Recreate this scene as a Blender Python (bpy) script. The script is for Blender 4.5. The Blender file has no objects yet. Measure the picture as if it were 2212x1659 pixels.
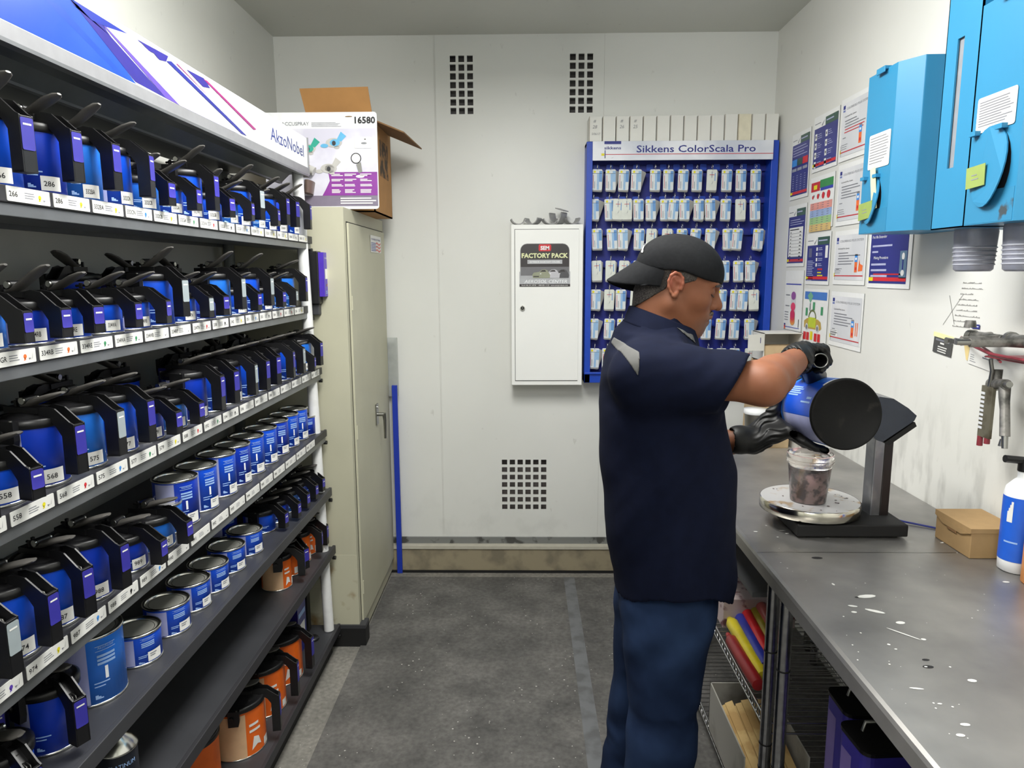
import bpy, math, random
import numpy as np
from mathutils import Matrix, Vector
random.seed(7); np.random.seed(7)
sc = bpy.context.scene
COL = sc.collection
PI = math.pi
R = math.radians

# ------------------------------------------------------------------ camera
F, H = 1530.0, 1.62
YAW, PITCH, ROLL = R(1.08), R(8.9), R(0.25)
cfw = np.array([-math.sin(YAW)*math.cos(PITCH), math.cos(YAW)*math.cos(PITCH), -math.sin(PITCH)])
crt = np.array([math.cos(YAW), math.sin(YAW), 0.0]); cup = np.cross(crt, cfw)
crt, cup = crt*math.cos(ROLL)-cup*math.sin(ROLL), cup*math.cos(ROLL)+crt*math.sin(ROLL)
cd = bpy.data.cameras.new('camera'); cam = bpy.data.objects.new('camera', cd); COL.objects.link(cam)
cd.sensor_fit = 'HORIZONTAL'; cd.sensor_width = 36.0; cd.lens = F/2212*36; cd.clip_start = .02
mw = Matrix.Identity(4)
for i in range(3):
    mw[i][0] = crt[i]; mw[i][1] = cup[i]; mw[i][2] = -cfw[i]
mw[2][3] = H
cam.matrix_world = mw
sc.camera = cam
# measured points of the photograph carried onto the real planes of the room
def _ray(x, y): return cfw + crt*(x-1106)/F - cup*(y-829.5)/F
def on(ax, val, x, y):
    d = _ray(x, y); o = (0, 0, H); t = (val-o[ax])/d[ax]
    return Vector((o[0]+d[0]*t, o[1]+d[1]*t, o[2]+d[2]*t))
def onX(x, y, X): return on(0, X, x, y)
def onY(x, y, Y): return on(1, Y, x, y)
def onZ(x, y, Z): return on(2, Z, x, y)

# ------------------------------------------------------------------ light, world, exposure
w = bpy.data.worlds.new('world'); sc.world = w; w.use_nodes = True
w.node_tree.nodes['Background'].inputs[0].default_value = (.8, .85, 1, 1)
w.node_tree.nodes['Background'].inputs[1].default_value = .15
sc.view_settings.view_transform = 'Standard'; sc.view_settings.look = 'None'
sc.view_settings.gamma = 1; sc.view_settings.use_curve_mapping = False
sc.view_settings.exposure = 0.0
def area(name, loc, sx, sy, power, rot=(0, 0, 0), col=(1, .985, .95)):
    l = bpy.data.lights.new(name, 'AREA'); l.shape = 'RECTANGLE'; l.size = sx; l.size_y = sy
    l.energy = power; l.color = col
    o = bpy.data.objects.new(name, l); o.location = loc; o.rotation_euler = rot; COL.objects.link(o); return o
for nm_, y_, p_ in (('ceiling_lamp_light', 1.75, 46), ('rear_ceiling_lamp_light', -.45, 26)):
    area(nm_, (-.1, y_, 2.605), .50, 1.15, p_)
    for s_ in (-1, 1): area(nm_+'_side', (-.1+.315*s_, y_, 2.66), .09, 1.15, p_*.26, rot=(0, R(-80)*s_, 0))

# ------------------------------------------------------------------ materials
def lin(c): c /= 255; return c/12.92 if c <= .04045 else ((c+.055)/1.055)**2.4
def rgb(c): return (lin(c[0]), lin(c[1]), lin(c[2]), 1)
MATS = {}
def M(name, c, rough=.5, metal=0., var=.06, scale=30., bump=0., coat=0., trans=0., emit=0., spec=.5, c2=None, fac=(.45, .62)):
    if name in MATS: return MATS[name]
    m = bpy.data.materials.new(name); m.use_nodes = True; MATS[name] = m
    nt = m.node_tree; b = nt.nodes['Principled BSDF']
    b.inputs['Roughness'].default_value = rough; b.inputs['Metallic'].default_value = metal
    b.inputs['Coat Weight'].default_value = coat; b.inputs['Transmission Weight'].default_value = trans
    b.inputs['Specular IOR Level'].default_value = spec
    base = rgb(c)
    tc = nt.nodes.new('ShaderNodeTexCoord'); n = nt.nodes.new('ShaderNodeTexNoise')
    n.inputs['Scale'].default_value = scale; n.inputs['Detail'].default_value = 4
    nt.links.new(tc.outputs['Object'], n.inputs['Vector'])
    r = nt.nodes.new('ShaderNodeValToRGB'); nt.links.new(n.outputs['Fac'], r.inputs[0])
    if c2 is None:
        lo = tuple(v*(1-var) for v in base[:3])+(1,); hi = tuple(min(1, v*(1+var)) for v in base[:3])+(1,)
        r.color_ramp.elements[0].position = .3; r.color_ramp.elements[1].position = .7
    else:
        lo, hi = base, rgb(c2)
        r.color_ramp.elements[0].position, r.color_ramp.elements[1].position = fac
    r.color_ramp.elements[0].color = lo; r.color_ramp.elements[1].color = hi
    nt.links.new(r.outputs[0], b.inputs['Base Color'])
    if bump:
        bp = nt.nodes.new('ShaderNodeBump'); bp.inputs['Strength'].default_value = bump
        bp.inputs['Distance'].default_value = .002
        nt.links.new(n.outputs['Fac'], bp.inputs['Height']); nt.links.new(bp.outputs[0], b.inputs['Normal'])
    if emit:
        b.inputs['Emission Color'].default_value = base; b.inputs['Emission Strength'].default_value = emit
    return m

def wall_mat(name, c, dirt_z=None, seams=None, amount=.5):
    """painted panel wall: faint clouding, scuffs and - low on the right wall - grime with drips"""
    m = bpy.data.materials.new(name); m.use_nodes = True; MATS[name] = m
    nt = m.node_tree; N = nt.nodes; L = nt.links; b = N['Principled BSDF']; b.inputs['Roughness'].default_value = .42
    tc = N.new('ShaderNodeTexCoord')
    def noise(scale, sv=(1, 1, 1), det=5):
        mp = N.new('ShaderNodeMapping'); mp.inputs['Scale'].default_value = sv; L.new(tc.outputs['Object'], mp.inputs[0])
        n = N.new('ShaderNodeTexNoise'); n.inputs['Scale'].default_value = scale; n.inputs['Detail'].default_value = det
        L.new(mp.outputs[0], n.inputs['Vector']); return n.outputs['Fac']
    def ramp(s, p0, p1, a=0., bb=1.):
        r = N.new('ShaderNodeMapRange'); r.inputs[1].default_value = p0; r.inputs[2].default_value = p1
        r.inputs[3].default_value = a; r.inputs[4].default_value = bb; L.new(s, r.inputs[0]); return r.outputs[0]
    def mix(fac, a, bcol):
        x = N.new('ShaderNodeMix'); x.data_type = 'RGBA'; L.new(fac, x.inputs[0])
        if isinstance(a, tuple): x.inputs[6].default_value = a
        else: L.new(a, x.inputs[6])
        x.inputs[7].default_value = bcol; return x.outputs[2]
    base = rgb(c)
    col = mix(ramp(noise(1.6), .35, .75, 0, .5), base, rgb((c[0]-14, c[1]-13, c[2]-14)))
    col = mix(ramp(noise(26, (1, 1, .5)), .70, .76, 0, .28), col, rgb((150, 148, 140)))     # scuffs
    if dirt_z:
        sep = N.new('ShaderNodeSeparateXYZ'); L.new(tc.outputs['Object'], sep.inputs[0])
        zlo = ramp(sep.outputs[2], dirt_z[0], dirt_z[1], 1, 0)
        mult = N.new('ShaderNodeMath'); mult.operation = 'MULTIPLY'; L.new(zlo, mult.inputs[0])
        L.new(ramp(noise(9, (1, 2.4, .8), 9), .5, .68, 0, amount), mult.inputs[1])
        mult.use_clamp = True
        col = mix(mult.outputs[0], col, rgb((72, 70, 64)))
    L.new(col, b.inputs['Base Color'])
    bp = N.new('ShaderNodeBump'); bp.inputs['Strength'].default_value = .08; bp.inputs['Distance'].default_value = .002
    L.new(noise(40), bp.inputs['Height']); L.new(bp.outputs[0], b.inputs['Normal'])
    return m

white = M('white_plastic', (236, 238, 240), .4); offw = M('label_white', (226, 226, 222), .5, var=.03)
black = M('black_plastic', (20, 20, 22), .38, var=.25, bump=.1); blackm = M('black_matte', (14, 14, 15), .7)
ink = M('black_ink', (30, 30, 34), .6); greyink = M('grey_ink', (130, 132, 138), .6)
steel = M('bright_steel', (205, 205, 200), .22, 1., var=.05); dsteel = M('dull_steel', (150, 150, 146), .35, 1.)
shelfm = M('grey_shelf_metal', (62, 63, 67), .45, .25, var=.12, scale=8, bump=.05)
lipm = M('shelf_lip_metal', (118, 121, 124), .35, .5, var=.05)
railm = M('canopy_rail_grey', (140, 141, 144), .4, .3)
stripm = M('dark_channel', (44, 44, 48), .5)
blue1 = M('paint_can_blue', (20, 86, 226), .34, var=.05); blue2 = M('paint_can_blue_deep', (20, 62, 196), .34, var=.05)
blue3 = M('paint_can_blue_light', (40, 122, 232), .34, var=.05)
lav = M('can_lavender_panel', (176, 180, 224), .4); pale = M('can_print_pale_blue', (150, 184, 232), .45)
purple = M('violet_sticker', (52, 48, 148), .45, c2=(66, 60, 166), scale=14); greyst = M('grey_sticker', (150, 160, 164), .4)
yel = M('yellow_print', (226, 214, 30), .5); red = M('red_print', (206, 44, 52), .5); grn = M('green_print', (52, 140, 92), .5)
cyan = M('cyan_print', (60, 140, 220), .5); orng = M('orange_print', (230, 110, 50), .5)
navy = M('navy_print', (36, 44, 128), .5); redprint = M('brick_red_print', (190, 40, 50), .5)
beige = M('beige_can_panel', (214, 176, 138), .45); orange = M('orange_can', (222, 100, 26), .4)

# ------------------------------------------------------------------ mesh helpers
def basis(o, x, y, z):
    m = Matrix.Identity(4)
    for i in range(3):
        m[i][0] = x[i]; m[i][1] = y[i]; m[i][2] = z[i]; m[i][3] = o[i]
    return m
def faceR(o, off=0.): return basis(Vector(o)+Vector((off, 0, 0)), (0, 1, 0), (0, 0, 1), (1, 0, 0))     # print facing +x
def faceL(o, off=0.): return basis(Vector(o)-Vector((off, 0, 0)), (0, -1, 0), (0, 0, 1), (-1, 0, 0))   # facing -x
def faceC(o, off=0.): return basis(Vector(o)-Vector((0, off, 0)), (1, 0, 0), (0, 0, 1), (0, -1, 0))    # facing -y
T = Matrix.Translation
def Rz(a): return Matrix.Rotation(a, 4, 'Z')
_tc = {}
def text_geo(s, bold=0.):
    k = (s, bold)
    if k not in _tc:
        cu = bpy.data.curves.new('t', 'FONT'); cu.body = s; cu.size = 1; cu.resolution_u = 2; cu.offset = bold
        o = bpy.data.objects.new('t', cu); COL.objects.link(o)
        me = bpy.data.meshes.new_from_object(o.evaluated_get(bpy.context.evaluated_depsgraph_get()))
        vs = [tuple(v.co) for v in me.vertices]; fs = [tuple(p.vertices) for p in me.polygons]
        bpy.data.objects.remove(o); bpy.data.curves.remove(cu); bpy.data.meshes.remove(me)
        xs = [v[0] for v in vs] or [0, 1]; ys = [v[1] for v in vs] or [0, 1]
        _tc[k] = (vs, fs, min(xs), max(xs), min(ys), max(ys))
    return _tc[k]
class MB:
    def __init__(s): s.v = []; s.f = []; s.mi = []; s.sm = []; s.mats = []
    def idx(s, m):
        if m not in s.mats: s.mats.append(m)
        return s.mats.index(m)
    def add(s, vs, fs, mat, X=None, smooth=False):
        o = len(s.v)
        if X is not None: vs = [tuple(X @ Vector(v)) for v in vs]
        s.v += [tuple(v) for v in vs]
        i = s.idx(mat)
        for f in fs: s.f.append(tuple(a+o for a in f)); s.mi.append(i); s.sm.append(smooth)
        return s
    def box(s, c, d, mat, X=None):
        x, y, z = c; a, b, e = d[0]/2, d[1]/2, d[2]/2
        vs = [(x+i*a, y+j*b, z+k*e) for i in (-1, 1) for j in (-1, 1) for k in (-1, 1)]
        return s.add(vs, [(0, 1, 3, 2), (4, 6, 7, 5), (0, 4, 5, 1), (2, 3, 7, 6), (0, 2, 6, 4), (1, 5, 7, 3)], mat, X)
    def bx(s, lo, hi, mat, X=None):
        return s.box([(lo[i]+hi[i])/2 for i in range(3)], [hi[i]-lo[i] for i in range(3)], mat, X)
    def lathe(s, prof, n, mat, X=None, smooth=True, cap=True):
        vs = [(r*math.cos(2*PI*i/n), r*math.sin(2*PI*i/n), z) for r, z in prof for i in range(n)]
        k = len(prof)
        fs = [(j*n+i, j*n+(i+1) % n, (j+1)*n+(i+1) % n, (j+1)*n+i) for j in range(k-1) for i in range(n)]
        s.add(vs, fs, mat, X, smooth)
        if cap:
            for j, rev in ((0, True), (k-1, False)):
                if prof[j][0] > 1e-5:
                    q = [vs[j*n+i] for i in range(n)]
                    s.add(q, [tuple(range(n))[::-1] if rev else tuple(range(n))], mat, X)
        return s
    def prism(s, poly, h, mat, X=None, smooth=False):
        n = len(poly); vs = [(p[0], p[1], 0) for p in poly]+[(p[0], p[1], h) for p in poly]
        ar = sum(poly[i][0]*poly[(i+1) % n][1]-poly[(i+1) % n][0]*poly[i][1] for i in range(n))
        if ar < 0: vs = vs[:n][::-1]+vs[n:][::-1]
        s.add(vs, [tuple(range(n))[::-1], tuple(range(n, 2*n))], mat, X)
        s.add(vs, [(i, (i+1) % n, n+(i+1) % n, n+i) for i in range(n)], mat, X, smooth); return s
    def poly(s, pts, mat, X=None):
        n = len(pts); s.add([(p[0], p[1], p[2] if len(p) > 2 else 0) for p in pts], [tuple(range(n))], mat, X); return s
    def rect(s, x0, y0, x1, y1, mat, X=None, z=0.):
        if x1 < x0: x0, x1 = x1, x0
        if y1 < y0: y0, y1 = y1, y0
        return s.add([(x0, y0, z), (x1, y0, z), (x1, y1, z), (x0, y1, z)], [(0, 1, 2, 3)], mat, X)
    def disc(s, x, y, rx, mat, X=None, z=0., ry=None, n=20):
        ry = ry or rx
        return s.add([(x+rx*math.cos(2*PI*i/n), y+ry*math.sin(2*PI*i/n), z) for i in range(n)], [tuple(range(n))], mat, X)
    def rrect(s, x0, y0, x1, y1, r, h, mat, X=None):
        pts = []
        for cx, cy, a in ((x1-r, y1-r, 0), (x0+r, y1-r, 90), (x0+r, y0+r, 180), (x1-r, y0+r, 270)):
            for k in range(5): pts.append((cx+r*math.cos(R(a+k*22.5)), cy+r*math.sin(R(a+k*22.5))))
        return s.prism(pts, h, mat, X) if h else s.poly(pts, mat, X)
    def tube(s, pts, r, mat, n=10, X=None, flat=1., cap=True, up=None):
        P = [Vector(p) for p in pts]; k = len(P)
        rs = r if isinstance(r, (list, tuple)) else [r]*k
        fl = flat if isinstance(flat, (list, tuple)) else [flat]*k
        d0 = (P[1]-P[0]).normalized(); u = Vector(up) if up else (Vector((0, 0, 1)) if abs(d0.z) < .9 else Vector((1, 0, 0)))
        vs = []
        for i in range(k):
            d = (P[min(i+1, k-1)]-P[max(i-1, 0)]).normalized()
            u = (u-d*u.dot(d)); u = u.normalized() if u.length > 1e-6 else d.orthogonal().normalized()
            v = d.cross(u)
            for j in range(n):
                a = 2*PI*j/n; vs.append(tuple(P[i]+u*math.sin(a)*rs[i]*fl[i]+v*math.cos(a)*rs[i]))
        fs = [(i*n+j, i*n+(j+1) % n, (i+1)*n+(j+1) % n, (i+1)*n+j) for i in range(k-1) for j in range(n)]
        fs = [f[::-1] for f in fs]
        s.add(vs, fs, mat, X, True)
        if cap: s.add(vs[:n], [tuple(range(n))], mat, X); s.add(vs[-n:], [tuple(range(n))[::-1]], mat, X)
        return s
    def patch(s, r, a0, a1, z0, z1, mat, n=8, X=None):
        vs = []
        for i in range(n+1):
            a = a0+(a1-a0)*i/n
            vs += [(r*math.cos(a), r*math.sin(a), z0), (r*math.cos(a), r*math.sin(a), z1)]
        return s.add(vs, [(2*i, 2*i+2, 2*i+3, 2*i+1) for i in range(n)], mat, X, True)
    def text(s, t, size, mat, X, x=0., y=0., al='C', wid=None, wrap=None, bold=0., shear=0.):
        vs, fs, x0, x1, y0, y1 = text_geo(t, bold)
        sx = size
        if wid: sx = wid/max(x1-x0, 1e-6)
        w = (x1-x0)*sx; ox = {'C': -w/2, 'L': 0, 'R': -w}[al]
        out = []
        for v in vs:
            px = (v[0]-x0)*sx+ox+x+shear*(v[1])*size; py = v[1]*size+y
            if wrap: a = px/wrap[0]+wrap[1]; out.append((wrap[0]*math.cos(a), wrap[0]*math.sin(a), py))
            else: out.append((px, py, 0))
        return s.add(out, fs, mat, X)
    def lines(s, x0, x1, y, n, dy, h, mat, X, rag=.3):
        for i in range(n): s.rect(x0, y-i*dy-h, x1-(x1-x0)*rag*random.random(), y-i*dy, mat, X)
        return s
    def build(s, name, parent=None, bevel=0., seg=2):
        me = bpy.data.meshes.new(name); me.from_pydata(s.v, [], s.f)
        for m in s.mats: me.materials.append(m)
        me.polygons.foreach_set('material_index', s.mi); me.polygons.foreach_set('use_smooth', s.sm)
        me.update(); o = bpy.data.objects.new(name, me); COL.objects.link(o)
        if parent is not None: o.parent = parent
        if bevel:
            b = o.modifiers.new('bevel', 'BEVEL'); b.width = bevel; b.segments = seg; b.limit_method = 'ANGLE'; b.angle_limit = R(40)
        return o
def thing(name, label, cat, loc=(0, 0, 0), rz=0., group=None):
    o = bpy.data.objects.new(name, None); COL.objects.link(o); o.empty_display_size = .05
    o.location = loc; o.rotation_euler = (0, 0, rz); return tag(o, label, cat, group)
def tag(o, label, cat, group=None):
    o['label'] = label; o['category'] = cat
    if group: o['group'] = group
    return o
def struct(o): o['kind'] = 'structure'; return o
def copy_tree(o, parent=None):
    kids = list(o.children); c = o.copy(); COL.objects.link(c); c.parent = parent
    for k in kids: copy_tree(k, c)
    return c
ORD = ['first', 'second', 'third', 'fourth', 'fifth', 'sixth', 'seventh', 'eighth', 'ninth', 'tenth', 'eleventh', 'twelfth', 'thirteenth', 'fourteenth', 'fifteenth', 'sixteenth']

# ------------------------------------------------------------------ room
XL, XR, YB, YF, ZC = -1.25, 1.245, 3.72, -1.4, 2.785
wl = wall_mat('wall_paint_left', (205, 206, 200)); wb = wall_mat('wall_paint_back', (226, 227, 223), (.1, .55), amount=.16)
wr = wall_mat('wall_paint_right', (224, 224, 219), (.9, 1.30), amount=.34)
cm = wall_mat('ceiling_paint', (205, 206, 198))
def floor_mat(name, c, c2, speck):
    m = M(name, c, .75, 0, c2=c2, scale=5, fac=(.35, .7), bump=.15); nt = m.node_tree; N = nt.nodes; L = nt.links
    b = N['Principled BSDF']; src = b.inputs['Base Color'].links[0].from_socket
    n2 = N.new('ShaderNodeTexNoise'); n2.inputs['Scale'].default_value = 60; n2.inputs['Detail'].default_value = 6
    tc = [x for x in N if x.type == 'TEX_COORD'][0]; L.new(tc.outputs['Object'], n2.inputs['Vector'])
    mm = N.new('ShaderNodeMix'); mm.data_type = 'RGBA'; mm.blend_type = 'OVERLAY'; mm.inputs[0].default_value = .6
    L.new(src, mm.inputs[6]); L.new(n2.outputs['Fac'], mm.inputs[7])
    v = N.new('ShaderNodeTexVoronoi'); v.inputs['Scale'].default_value = speck; L.new(tc.outputs['Object'], v.inputs['Vector'])
    n3 = N.new('ShaderNodeTexNoise'); n3.inputs['Scale'].default_value = 3; L.new(tc.outputs['Object'], n3.inputs['Vector'])
    th = N.new('ShaderNodeMapRange'); th.inputs[1].default_value = .45; th.inputs[2].default_value = .7; th.inputs[3].default_value = .04; th.inputs[4].default_value = .13
    L.new(n3.outputs['Fac'], th.inputs[0])
    lt = N.new('ShaderNodeMath'); lt.operation = 'LESS_THAN'; L.new(v.outputs['Distance'], lt.inputs[0]); L.new(th.outputs[0], lt.inputs[1])
    m2 = N.new('ShaderNodeMix'); m2.data_type = 'RGBA'; L.new(lt.outputs[0], m2.inputs[0]); L.new(mm.outputs[2], m2.inputs[6]); m2.inputs[7].default_value = rgb((176, 174, 168))
    L.new(m2.outputs[2], b.inputs['Base Color']); return m
fl = floor_mat('concrete_floor', (112, 110, 104), (134, 131, 124), 46)
matm = floor_mat('rubber_mat', (76, 75, 73), (104, 102, 99), 34)
struct(MB().bx((XL-.1, YF-.1, -.1), (XR+.1, YB+.1, 0), fl).build('floor'))
struct(MB().bx((XL-.1, YF-.1, ZC), (XR+.1, YB+.1, ZC+.1), cm).build('ceiling'))
struct(MB().bx((XL-.1, YF-.1, 0), (XL, YB+.1, ZC), wl).build('wall_left'))
struct(MB().bx((XR, YF-.1, 0), (XR+.1, YB+.1, ZC), wr).build('wall_right'))
struct(MB().bx((XL, YF-.1, 0), (XR, YF, ZC), wl).build('wall_front'))
# back wall is a panel with three pierced square-hole grilles; holes are real openings with a duct behind
b = MB(); Yw = YB
vents = []
def cells(x0, x1, z0, z1, nx, nz, fx=.68, fz=.74):
    px, pz = (x1-x0)/(nx-1+fx), (z1-z0)/(nz-1+fz)
    return [(x0+i*px, x0+i*px+px*fx, z0+j*pz, z0+j*pz+pz*fz) for i in range(nx) for j in range(nz)]
vents.append(cells(-.373, -.258, 2.410, 2.688, 3, 7)); vents.append(cells(.224, .339, 2.412, 2.692, 3, 7)); vents.append(cells(-.127, .114, .342, .623, 6, 7, .68, .70))
xs = {XL-.1, XR+.1}; zs = {0., ZC}
def grid_wall(b, x0, x1, z0, z1, holes, depth, mat):
    xs = sorted({x0, x1} | {round(h[i], 4) for h in holes for i in (0, 1)}); zs = sorted({z0, z1} | {round(h[i], 4) for h in holes for i in (2, 3)})
    hs = {(round(h[0], 4), round(h[2], 4)) for h in holes}
    hx = {round(h[0], 4) for h in holes}; hz = {round(h[2], 4) for h in holes}
    for i in range(len(xs)-1):
        for j in range(len(zs)-1):
            if (xs[i], zs[j]) in hs: 
                a, c, d, e = xs[i], xs[i+1], zs[j], zs[j+1]
                b.add([(a, Yw, d), (c, Yw, d), (c, Yw+depth, d), (a, Yw+depth, d)], [(0, 1, 2, 3)], mat)
                b.add([(a, Yw, e), (c, Yw, e), (c, Yw+depth, e), (a, Yw+depth, e)], [(3, 2, 1, 0)], mat)
                b.add([(a, Yw, d), (a, Yw, e), (a, Yw+depth, e), (a, Yw+depth, d)], [(3, 2, 1, 0)], mat)
                b.add([(c, Yw, d), (c, Yw, e), (c, Yw+depth, e), (c, Yw+depth, d)], [(0, 1, 2, 3)], mat)
            else: b.add([(xs[i], Yw, zs[j]), (xs[i+1], Yw, zs[j]), (xs[i+1], Yw, zs[j+1]), (xs[i], Yw, zs[j+1])], [(0, 1, 2, 3)], mat)
segs = [(XL-.1, -.42, 0, ZC, None), (-.42, -.22, 2.38, 2.72, 0), (-.22, .19, 2.38, 2.72, None), (.19, .37, 2.38, 2.72, 1), (.37, XR+.1, 0, ZC, None),
        (-.42, .37, 2.72, ZC, None), (-.42, .37, .66, 2.38, None), (-.42, -.16, .30, .66, None), (-.16, .15, .30, .66, 2), (.15, .37, .30, .66, None), (-.42, .37, 0, .30, None)]
for x0, x1, z0, z1, h in segs: grid_wall(b, x0, x1, z0, z1, vents[h] if h is not None else [], .012, wb)
duct = M('duct_grey', (92, 90, 90), .6, .3)
dark_duct = M('duct_filter', (104, 98, 96), .8, var=.3, scale=14)
for (x0, x1, z0, z1), mt in (((-.42, -.22, 2.38, 2.72), duct), ((.19, .37, 2.38, 2.72), duct), ((-.16, .15, .30, .66), dark_duct)):
    b.bx((x0, YB+.055, z0), (x1, YB+.065, z1), mt); b.bx((x0-.005, YB+.012, z1), (x1+.005, YB+.065, z1+.005), mt); b.bx((x0-.005, YB+.012, z0-.005), (x1+.005, YB+.065, z0), mt)
    b.bx((x0-.005, YB+.012, z0), (x0, YB+.065, z1), mt); b.bx((x1, YB+.012, z0), (x1+.005, YB+.065, z1), mt)
b.bx((XL-.1, YB+.07, 0), (XR+.1, YB+.12, ZC), blackm)
struct(b.build('wall_back'))
seam = M('panel_seam', (200, 200, 195), .6)
b = MB()
for x, z0, z1 in ((-.452, .2, ZC), (-.447, .2, ZC), (.395, .2, ZC)): b.box((x, YB-.0006, (z0+z1)/2), (.0016, .0012, z1-z0), seam)
struct(b.build('trim_1'))
kerb = M('kerb_concrete', (150, 140, 116), .85, c2=(122, 114, 96), scale=9, bump=.6); grime = M('kerb_grey_strip', (120, 122, 120), .6, c2=(70, 70, 68), scale=14, fac=(.55, .62))
struct(MB().bx((XL, YB-.045, 0), (XR, YB, .135), kerb).bx((XL, YB-.052, .135), (XR, YB, .152), M('kerb_lip', (186, 182, 168), .7, bump=.3)).bx((XL, YB-.012, .152), (XR, YB, .187), grime).bx((XL, YB-.055, 0), (XR, YB-.045, .012), blackm).build('baseboard_back'))
struct(MB().bx((XL, YF, 0), (XL+.01, YB-.05, .10), lipm).build('baseboard_left'))
tag(MB().bx((-.725, -.9, 0), (1.235, 3.60, .006), matm).bx((.205, -.9, .006), (.262, 3.60, .0065), M('worn_tape', (104, 106, 108), .6, c2=(86, 87, 88), scale=12)).build('floor_mat', bevel=.002),
    'dark grey speckled rubber mat running down the aisle with a taped seam', 'floor mat')
# ceiling lamp housings
for nm, y, ln, lb in (('ceiling_lamp', 1.75, 1.2, 'white ceiling panel lamp over the counter and shelves'), ('ceiling_lamp', -.45, 1.15, 'white ceiling panel lamp behind the camera position')):
    t = thing(nm, lb, 'ceiling lamp', (-.1, y, 2.785))
    hb = MB()
    for q in ((-.30, -ln/2-.02, -.27, ln/2+.02), (.27, -ln/2-.02, .30, ln/2+.02), (-.27, -ln/2-.02, .27, -ln/2), (-.27, ln/2, .27, ln/2+.02)): hb.bx((q[0], q[1], -.05), (q[2], q[3], 0), white)
    hb.build('lamp_frame', t); MB().bx((-.27, -ln/2, -.170), (.27, ln/2, -.020), M('lamp_diffuser', (250, 250, 245), .6, emit=2.5)).build('diffuser', t)

# ------------------------------------------------------------------ shelving rack
SH = [1.765, 1.494, 1.239, .978, .729, .473, .115]
XF = [-.851, -.858, -.835, -.827, -.817, -.812, -.806]
Y0, Y1 = .55, 2.86
rack = thing('paint_shelving_rack', 'tall dark grey paint rack with white posts along the left wall', 'shelving rack', (-1.02, 1.7, 0))
def rk(b, n, par=rack, bevel=0.):
    o = b.build(n, par, bevel=bevel); o.matrix_parent_inverse = T(Vector((1.02, -1.7, 0))) if par is rack else Matrix.Identity(4); return o
postm = M('white_post_paint', (226, 227, 226), .35); gpost = M('grey_post_paint', (104, 108, 106), .4)
for (x0, x1, y) in ((-.879, -.840, 2.815), (-.879, -.840, .62)):
    rk(MB().tube([(x0, y, 2.01), ((x0+x1)/2, y, 1.06), (x1, y, .117)], .021, postm, 16), 'post')
    for zz in (1.76, 1.49, 1.235, .975, .725, .47): pass
for y in (2.80, .62): rk(MB().tube([(-1.16, y, .12), (-1.16, y, 2.01)], .021, gpost, 16), 'post')
rk(MB().bx((-1.222, Y0, .09), (-1.214, Y1, 1.985), M('back_panel_grey', (196, 197, 191), .55, var=.04, scale=3)), 'back_panel')
tags = [
 ('266 286 332BA 332CN 332CB 332GA 332VA 332GB 332GR 332GN 332GX 336 336BA 336GR'.split(), 'ysybsgrkbyyykyy'),
 ('334GR 334RB 334RE 334WA 334WB 334RP 334TN 338 342 351 353 354 355 356'.split(), 'ooggwwrkybkrry'),
 ('551 558 568 575 577 579 588 592 594 596 597 598 599 603 605 607'.split(), 'kyrbgyrgkwwwwwww'),
 ('970 974 987 988 989 990 991 992 993 994 995 996 997 998 999'.split(), 'vybkbwwwwwwwwww')]
ys0 = [1.298-.117, 1.228-.117, 1.085-.117, .953]
TG = []
cols = dict(y=yel, b=cyan, s=yel, g=grn, r=red, k=ink, w=None, o=orng, v=M('violet_print', (90, 60, 170), .5))
for i, z in enumerate(SH):
    b = MB(); xf = XF[i]; xb = -1.20; th = .022
    b.bx((xb, Y0, z-.006), (xf-.002, Y1, z), shelfm)                                  # deck
    b.bx((xb, Y0, z-.04), (xb+.012, Y1, z-.006), lipm)
    if i < 4:
        b.bx((xf-.010, Y0, z-.026), (xf, Y1+.012, z+.002), stripm)                     # label channel
        b.bx((xf-.135, Y0, z-.048), (xf-.004, Y1, z-.026), lipm)
        b.bx((xb, Y0, z-.03), (xf-.02, Y0+.01, z-.006), lipm)
    else:
        b.bx((xf-.012, Y0, z-.034), (xf, Y1+.012, z+.001), stripm if i > 4 else shelfm)
    if i == 6: b.bx((xb, Y0+.02, .0), (xf-.03, Y1-.02, z-.03), blackm)
    o = rk(b, 'shelf', bevel=.0015)
    for yy in (2.815,): MB().tube([(xf-.012, yy+.048, z-.052), (xf+.002, yy+.048, z-.052)], .008, black, 10, X=T((0, 0, 0))).build('end_clip', o)
    TG.append(o)
for si in range(4):
    names, cc = tags[si]; y = ys0[si]; z = SH[si]; xf = XF[si]
    for k, nm in enumerate(names):
        ln = .107 if k < 5 else .104
        b = MB(); X = faceR((xf, y, z-.0245))
        b.rrect(.0, .001, ln, .0255, .002, .0012, offw, X); X = faceR((xf+.0014, y, z-.0245))
        b.text(nm, .0125, ink, X, .005, .009, 'L', wid=.006*len(nm)+.002, bold=.012)
        b.lines(.042, .068, .018, 3, .004, .0016, greyink, X)
        if cols.get(cc[k % len(cc)]):
            b.disc(.080, .013, .0042, cols[cc[k % len(cc)]], X, n=7); b.poly([(.076, .006), (.082, .007), (.079, .012)], cols[cc[k % len(cc)]], X)
        b.poly([(.090, .005), (.097, .008), (.100, .019), (.098, .008)], greyink, X); b.poly([(.088, .010), (.090, .006), (.095, .009)], greyink, X)
        o = b.build('shelf_tag', TG[si]); y += .117
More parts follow.
